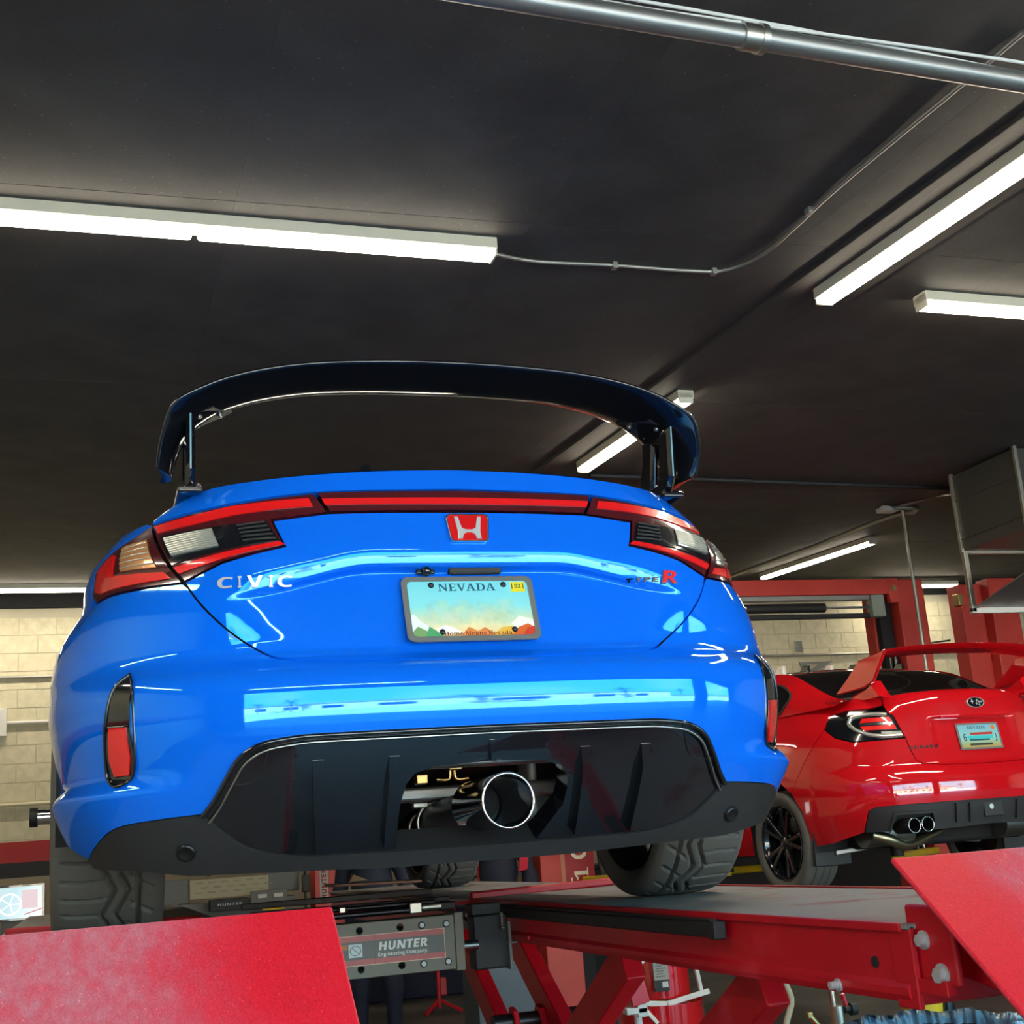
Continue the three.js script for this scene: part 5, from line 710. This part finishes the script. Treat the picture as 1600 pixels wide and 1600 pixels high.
  single('workbench', 'long black workbench against the wall behind the red saloon', 'workbench', [B(3.7, 10.5, FL, -.14, -10.6, -9.9, .02), B(3.65, 10.55, -.14, -.10, -10.65, -9.85, .01)], Mt.blackMatte, [7, FL, -10.2]);
  single('blue_grey_cabinet', 'blue grey steel cabinet behind the scissor legs', 'cabinet', B(1.42, 1.8, FL, -.25, -4.8, -4.45, .01), std({ color: rgb(.10, .13, .16), roughness: .45 }), [1.6, FL, -4.6]);
  // pipes on the block wall
  single('wall_pipe', 'long thin pipe along the wall above the stripes', 'pipe', [C([X0 + .01, 2.34, -11.46], [X1 - .01, 2.30, -11.46], .018, 10)], Mt.conduit, [5, 2.3, -11.46]);
  single('wall_pipe', 'short lower pipe leaving a small wall box', 'pipe', [C([-1.72, 1.84, -11.46], [1, 1.84, -11.46], .02, 10), B(-2.0, -1.72, 1.7, 2.0, -11.49, -11.42, .005)], Mt.white, [-1, 1.84, -11.46]);
  single('wall_pipe', 'painted pipe above the red wall stripe', 'pipe', C([X0 + .01, .97, -11.46], [6, .97, -11.46], .022, 10), Mt.block, [1, .97, -11.46]);
  single('wall_bracket', 'triangular grey bracket holding the wall pipe', 'bracket', [E([[8.0, 2.22], [8.5, 2.22], [8.08, 2.02]], .03, -11.47, 'xy', .004, [[[8.1, 2.19], [8.3, 2.19], [8.13, 2.1]].reverse()]), B(7.98, 8.08, 2.36, 2.5, -11.47, -11.45, .004)], Mt.galv, [8.2, 2.2, -11.46]);
}
{ // under the right runway
  const dr = thing('oil_drainer', 'red oil drainer tank with a grey label and white frame', 'oil drainer', [1.9, FL, -2.75]);
  part(dr, 'tank', [C([1.92, -.62, -2.75], [1.92, -.30, -2.75], .15, 8), C([1.90, FL + .1, -2.75], [1.90, -.64, -2.75], .22, 32)], Mt.redPaint, 'red tank'); part(dr, 'label', B(1.82, 1.90, -.58, -.42, -2.612, -2.60, .001), std({ roughness: .5, map: canvasTex(128, 256, (x, w, h) => { x.fillStyle = '#9a958c'; x.fillRect(0, 0, w, 170); x.fillStyle = '#161616'; x.fillRect(0, 170, w, 86); x.fillStyle = '#6a655e'; for (let i = 0; i < 7; i++) x.fillRect(16 + (i % 2) * 8, 18 + i * 20, 84 - (i % 3) * 14, 9); x.fillStyle = '#cfcac0'; x.fillRect(66, 184, 52, 44); }) }), 'grey and black label');
  part(dr, 'frame', [bar([1.72, -.62, -2.58], [1.86, -.635, -2.56], .02, .025, [0, 0, 1]), bar([1.86, -.635, -2.56], [2.1, -.60, -2.58], .02, .025, [0, 0, 1]), bar([1.72, -.62, -2.58], [1.80, -.72, -2.56], .02, .02, [0, 0, 1]), bar([2.04, -.46, -2.58], [2.06, -.61, -2.58], .02, .02, [0, 0, 1])], Mt.white, 'white frame'); part(dr, 'handle', bar([1.73, -.44, -2.58], [1.83, -.36, -2.56], .02, .03, [0, 0, 1]), Mt.white); part(dr, 'base', C([1.9, FL, -2.75], [1.9, FL + .1, -2.75], .26, 24), Mt.blackPlastic);
  [[1.545, -2.2, 0, 'white post stand with a tall red cap in front of the oil drainer'], [2.13, -2.2, .05, 'white post stand with a short red cap beside the cream hoses']].forEach(([x, z, o, lab], i) => {
    const t = thing('post_stand', lab, 'stand', [x, FL, z]); part(t, 'post', C([x + .01, FL, z], [x + .01, -.6, z], .018, 14), Mt.white); part(t, 'head', [B(x - .055, x + .05, -.615 + o, -.585 + o, z - .03, z + .03, .006), B(x + .0, x + .05, -.63 + o, -.57 + o, z - .03, z + .03, .006)], Mt.white);
    part(t, 'cap', i ? [B(x - .03, x + .06, -.57 + o, -.47 + o, z - .04, z + .04, .006)] : [bar([x - .015, -.34, z], [x + .0, -.48, z], .09, .07, [1, 0, 0], .006), bar([x, -.48, z], [x + .02, -.575, z], .09, .07, [1, 0, 0], .006)], Mt.redPaint, 'red cap'); part(t, 'base', B(x - .12, x + .12, FL, FL + .02, z - .12, z + .12, .005), Mt.white);
  });
  const hose = std({ color: rgb(.50, .42, .28), roughness: .6 });
  single('air_hose', 'cream hose hanging beside the white post stand', 'hose', T([[1.97, -.35, -1.8], [1.955, -.5, -1.8], [1.93, -.6, -1.8], [1.90, -.75, -1.78], [1.86, FL + .02, -1.7]], .014, 30, 10), hose, [1.95, FL, -1.8]);
  single('air_hose', 'cream hose bulging away from the white post stand', 'hose', T([[2.09, -.35, -1.8], [2.11, -.50, -1.8], [2.135, -.58, -1.8], [2.09, -.70, -1.8], [2.0, FL + .02, -1.7]], .014, 30, 10), hose, [2.1, FL, -1.8]);
  const rg = thing('air_regulator', 'silver air regulator with a red lever and black knob', 'regulator', [1.66, FL, -.6]);
  part(rg, 'body', [C([1.665, -.56, -.6], [1.665, -.455, -.6], .024, 18), C([1.655, -.455, -.6], [1.652, -.395, -.6], .012, 14), C([1.665, FL, -.6], [1.665, -.55, -.6], .016, 12), B(1.63, 1.70, -.53, -.515, -.625, -.575, .004)], Mt.zinc); part(rg, 'lever', bar([1.675, -.41, -.57], [1.685, -.455, -.57], .014, .022, [1, 0, 0], .005), Mt.redPaint, 'red lever'); part(rg, 'knob', [C([1.69, -.47, -.59], [1.715, -.47, -.59], .012, 12), C([1.712, -.47, -.59], [1.735, -.47, -.59], .022, 12)], Mt.blackPlastic, 'black knob');
  single('brass_fitting', 'small brass hose fitting beside the air regulator', 'fitting', [C([1.555, -.475, -.6], [1.58, -.51, -.59], .010, 12), C([1.58, -.51, -.59], [1.60, -.56, -.58], .013, 6), T([[1.6, -.56, -.58], [1.62, -.7, -.56], [1.6, FL + .01, -.5]], .009, 20, 8), B(1.545, 1.565, -.485, -.465, -.61, -.59, .003)], Mt.brass, [1.58, FL, -.6]);
  const bin = thing('waste_bin', 'bin lined with a crinkled pale blue bag', 'bin', [1.62, FL, .05]);
  part(bin, 'bin_body', lathe([[0, 0], [.22, 0], [.255, .72], [.245, .72], [.21, .02], [0, .02]], 40).translate(1.62, FL, .05), std({ color: rgb(.06, .06, .065), roughness: .6 }));
  part(bin, 'bag', gridSurf((u, v) => { const a = u * 2 * Math.PI, w = .010 * Math.sin(a * 23 + v * 2) + .008 * Math.sin(a * 41 + v * 5) + .004 * Math.sin(a * 71); const r = v < .5 ? lerp(.215, .258, v * 2) : lerp(.258, .268, (v - .5) * 2), y = v < .5 ? lerp(.55, .76, v * 2) : lerp(.76, .50, (v - .5) * 2); return [1.62 + (r + w) * Math.cos(a), FL + y + .006 * Math.sin(a * 9), .05 + (r + w) * Math.sin(a)]; }, 220, 14), phy({ color: rgb(.22, .42, .60), roughness: .28, transmission: .25, thickness: 0, side: THREE.DoubleSide }), 'pale blue plastic bag');
  single('yellow_funnel', 'yellow plastic funnel behind the lined bin', 'funnel', lathe([[.062, .0], [.066, .0], [.076, .10], [.082, .105], [.082, .12], [.070, .12], [.060, .01]], 28).translate(1.98, -.535, -.55), Mt.yellow, [1.98, -.535, -.55]);
  single('funnel_stand', 'black stand holding the yellow funnel', 'stand', [C([1.98, FL, -.55], [1.98, -.54, -.55], .03, 14), C([1.98, FL, -.55], [1.98, FL + .03, -.55], .14, 20), C([2.08, FL + .02, -.55], [2.08, -.44, -.55], .03, 14)], Mt.blackGloss, [1.98, FL, -.55]);
}
// people in dark workwear behind the lift
function sdfMesh(bones, c, hs, res, k = .03) {
  const mc = new MarchingCubes(res, Mt.navy, false, false, 400000); mc.isolation = 0; const n = res, f = mc.field; const bs = bones.map(([a, b, r1, r2]) => { const d = [b[0] - a[0], b[1] - a[1], b[2] - a[2]]; return { a, d, l: d[0] * d[0] + d[1] * d[1] + d[2] * d[2] + 1e-9, r1, r2 }; });
  for (let z = 0; z < n; z++) for (let y = 0; y < n; y++) for (let x = 0; x < n; x++) { const p = [c[0] + (x / (n / 2) - 1) * hs, c[1] + (y / (n / 2) - 1) * hs, c[2] + (z / (n / 2) - 1) * hs]; let D = 1; for (const b of bs) { const q0 = p[0] - b.a[0], q1 = p[1] - b.a[1], q2 = p[2] - b.a[2], t = clamp((q0 * b.d[0] + q1 * b.d[1] + q2 * b.d[2]) / b.l), d = Math.hypot(q0 - b.d[0] * t, q1 - b.d[1] * t, q2 - b.d[2] * t) - lerp(b.r1, b.r2, t); const h = Math.max(k - Math.abs(D - d), 0) / k; D = Math.min(D, d) - h * h * k * .25; } f[x + y * n + z * n * n] = -D; }
  mc.update(); const m = mc.count, g = new THREE.BufferGeometry(), P = mc.positionArray.slice(0, m * 3), Nn = mc.normalArray.slice(0, m * 3); for (let i = 0; i < m * 3; i++) P[i] = P[i] * hs + c[i % 3]; g.setAttribute('position', new THREE.BufferAttribute(P, 3)); g.setAttribute('normal', new THREE.BufferAttribute(Nn, 3)); g.computeVertexNormals(); return g;
}
{
  const bones = [[[-.10, .92, 0], [-.12, .50, .02], .085, .062], [[-.12, .50, .02], [-.13, .09, -.02], .06, .045], [[.10, .92, 0], [.12, .50, .03], .085, .062], [[.12, .50, .03], [.13, .09, 0], .06, .045], [[-.13, .055, -.04], [-.15, .035, .16], .05, .04], [[.13, .055, -.02], [.15, .035, .18], .05, .04], [[0, .95, 0], [0, 1.18, .01], .13, .125], [[-.06, .95, 0], [.06, .95, 0], .125, .125], [[0, 1.18, .01], [0, 1.36, 0], .135, .12], [[-.15, 1.40, 0], [.15, 1.40, 0], .075, .075], [[0, 1.4, 0], [0, 1.54, .01], .055, .052],
    [[-.19, 1.39, 0], [-.25, 1.12, .03], .055, .045], [[-.25, 1.12, .03], [-.20, .92, .20], .043, .03], [[.19, 1.39, 0], [.25, 1.12, .03], .055, .045], [[.25, 1.12, .03], [.20, .92, .20], .043, .03]];
  const hand = sg => { const w = [sg * .20, .92, .20], o = [[w, [sg * .19, .88, .25], .024, .034]]; for (let i = 0; i < 4; i++) { const bx = sg * (.19 + (i - 1.5) * .021), L = [.05, .058, .054, .042][i]; o.push([[bx, .875, .262], [bx, .855 - L * .3, .262 + L * .6], .0095, .009], [[bx, .855 - L * .3, .262 + L * .6], [bx, .835 - L * .8, .262 + L * .6], .009, .008]); } o.push([[sg * .155, .893, .235], [sg * .135, .87, .262], .0115, .010], [[sg * .135, .87, .262], [sg * .14, .845, .28], .010, .009]); return o; };
  const head = [[[0, 1.54, .01], [0, 1.66, .0], .055, .07], [[0, 1.67, -.015], [0, 1.69, -.02], .093, .093], [[0, 1.60, .045], [0, 1.58, .055], .045, .04], [[0, 1.655, .085], [0, 1.63, .105], .010, .014], [[-.03, 1.60, .09], [.03, 1.60, .09], .008, .008], [[-.088, 1.65, -.005], [-.09, 1.63, -.005], .018, .014], [[.088, 1.65, -.005], [.09, 1.63, -.005], .018, .014], [[-.032, 1.668, .078], [-.028, 1.668, .078], .012, .012], [[.032, 1.668, .078], [.028, 1.668, .078], .012, .012]];
  const body = sdfMesh(bones, [0, .82, .05], .88, 118, .06), hd = sdfMesh(head, [0, 1.65, .02], .17, 56, .02), hands = [-1, 1].map(sg => sdfMesh(hand(sg), [sg * .18, .86, .25], .12, 56, .010));
  const paint = (g, fn) => { const p = g.attributes.position, c = new Float32Array(p.count * 3); for (let i = 0; i < p.count; i++) c.set(fn(p.getX(i), p.getY(i), p.getZ(i)), i * 3); g.setAttribute('color', new THREE.BufferAttribute(c, 3)); return g; };
  const cloth = (x, y) => y < .085 ? [.012, .011, .011] : y < .97 ? [.010, .014, .038] : y > 1.455 ? [.35, .2, .14] : [.012, .016, .032]; const skin = () => [.38, .22, .15];
  const all = mergeGeometries([paint(body, cloth), paint(hd, skin), ...hands.map(h => paint(h, skin))]); const mat = std({ vertexColors: true, roughness: .8 });
  const hair = M(new THREE.SphereGeometry(.101, 24, 14, 0, Math.PI * 2, 0, Math.PI * .52).applyMatrix4(new THREE.Matrix4().makeRotationX(-.35)).translate(0, 1.685, -.022)), hairM = std({ color: rgb(.012, .009, .007), roughness: .7 });
  for (const [x, z, r, lab] of [[1.02, -5.6, 2.6, 'person in navy workwear standing behind the bridge jack'], [2.10, -6.1, -.5, 'person in navy workwear standing beside the lettered red column']]) { const t = thing('person', lab, 'person', [x, FL, z]); t.rotation.y = r; t.userBase = null; part(t, 'body', all, mat); part(t, 'hair', hair, hairM, 'short dark hair'); }
  single('shop_rag', 'red rag tucked at the waist of the person beside the red column', 'rag', E([[2.20, -.02], [2.27, -.01], [2.285, .09], [2.215, .10]], .02, -5.93, 'xy', .004), std({ color: rgb(.5, .02, .04), roughness: .9 }), [2.24, .03, -5.92]);
}
renderer.render(scene, camera);
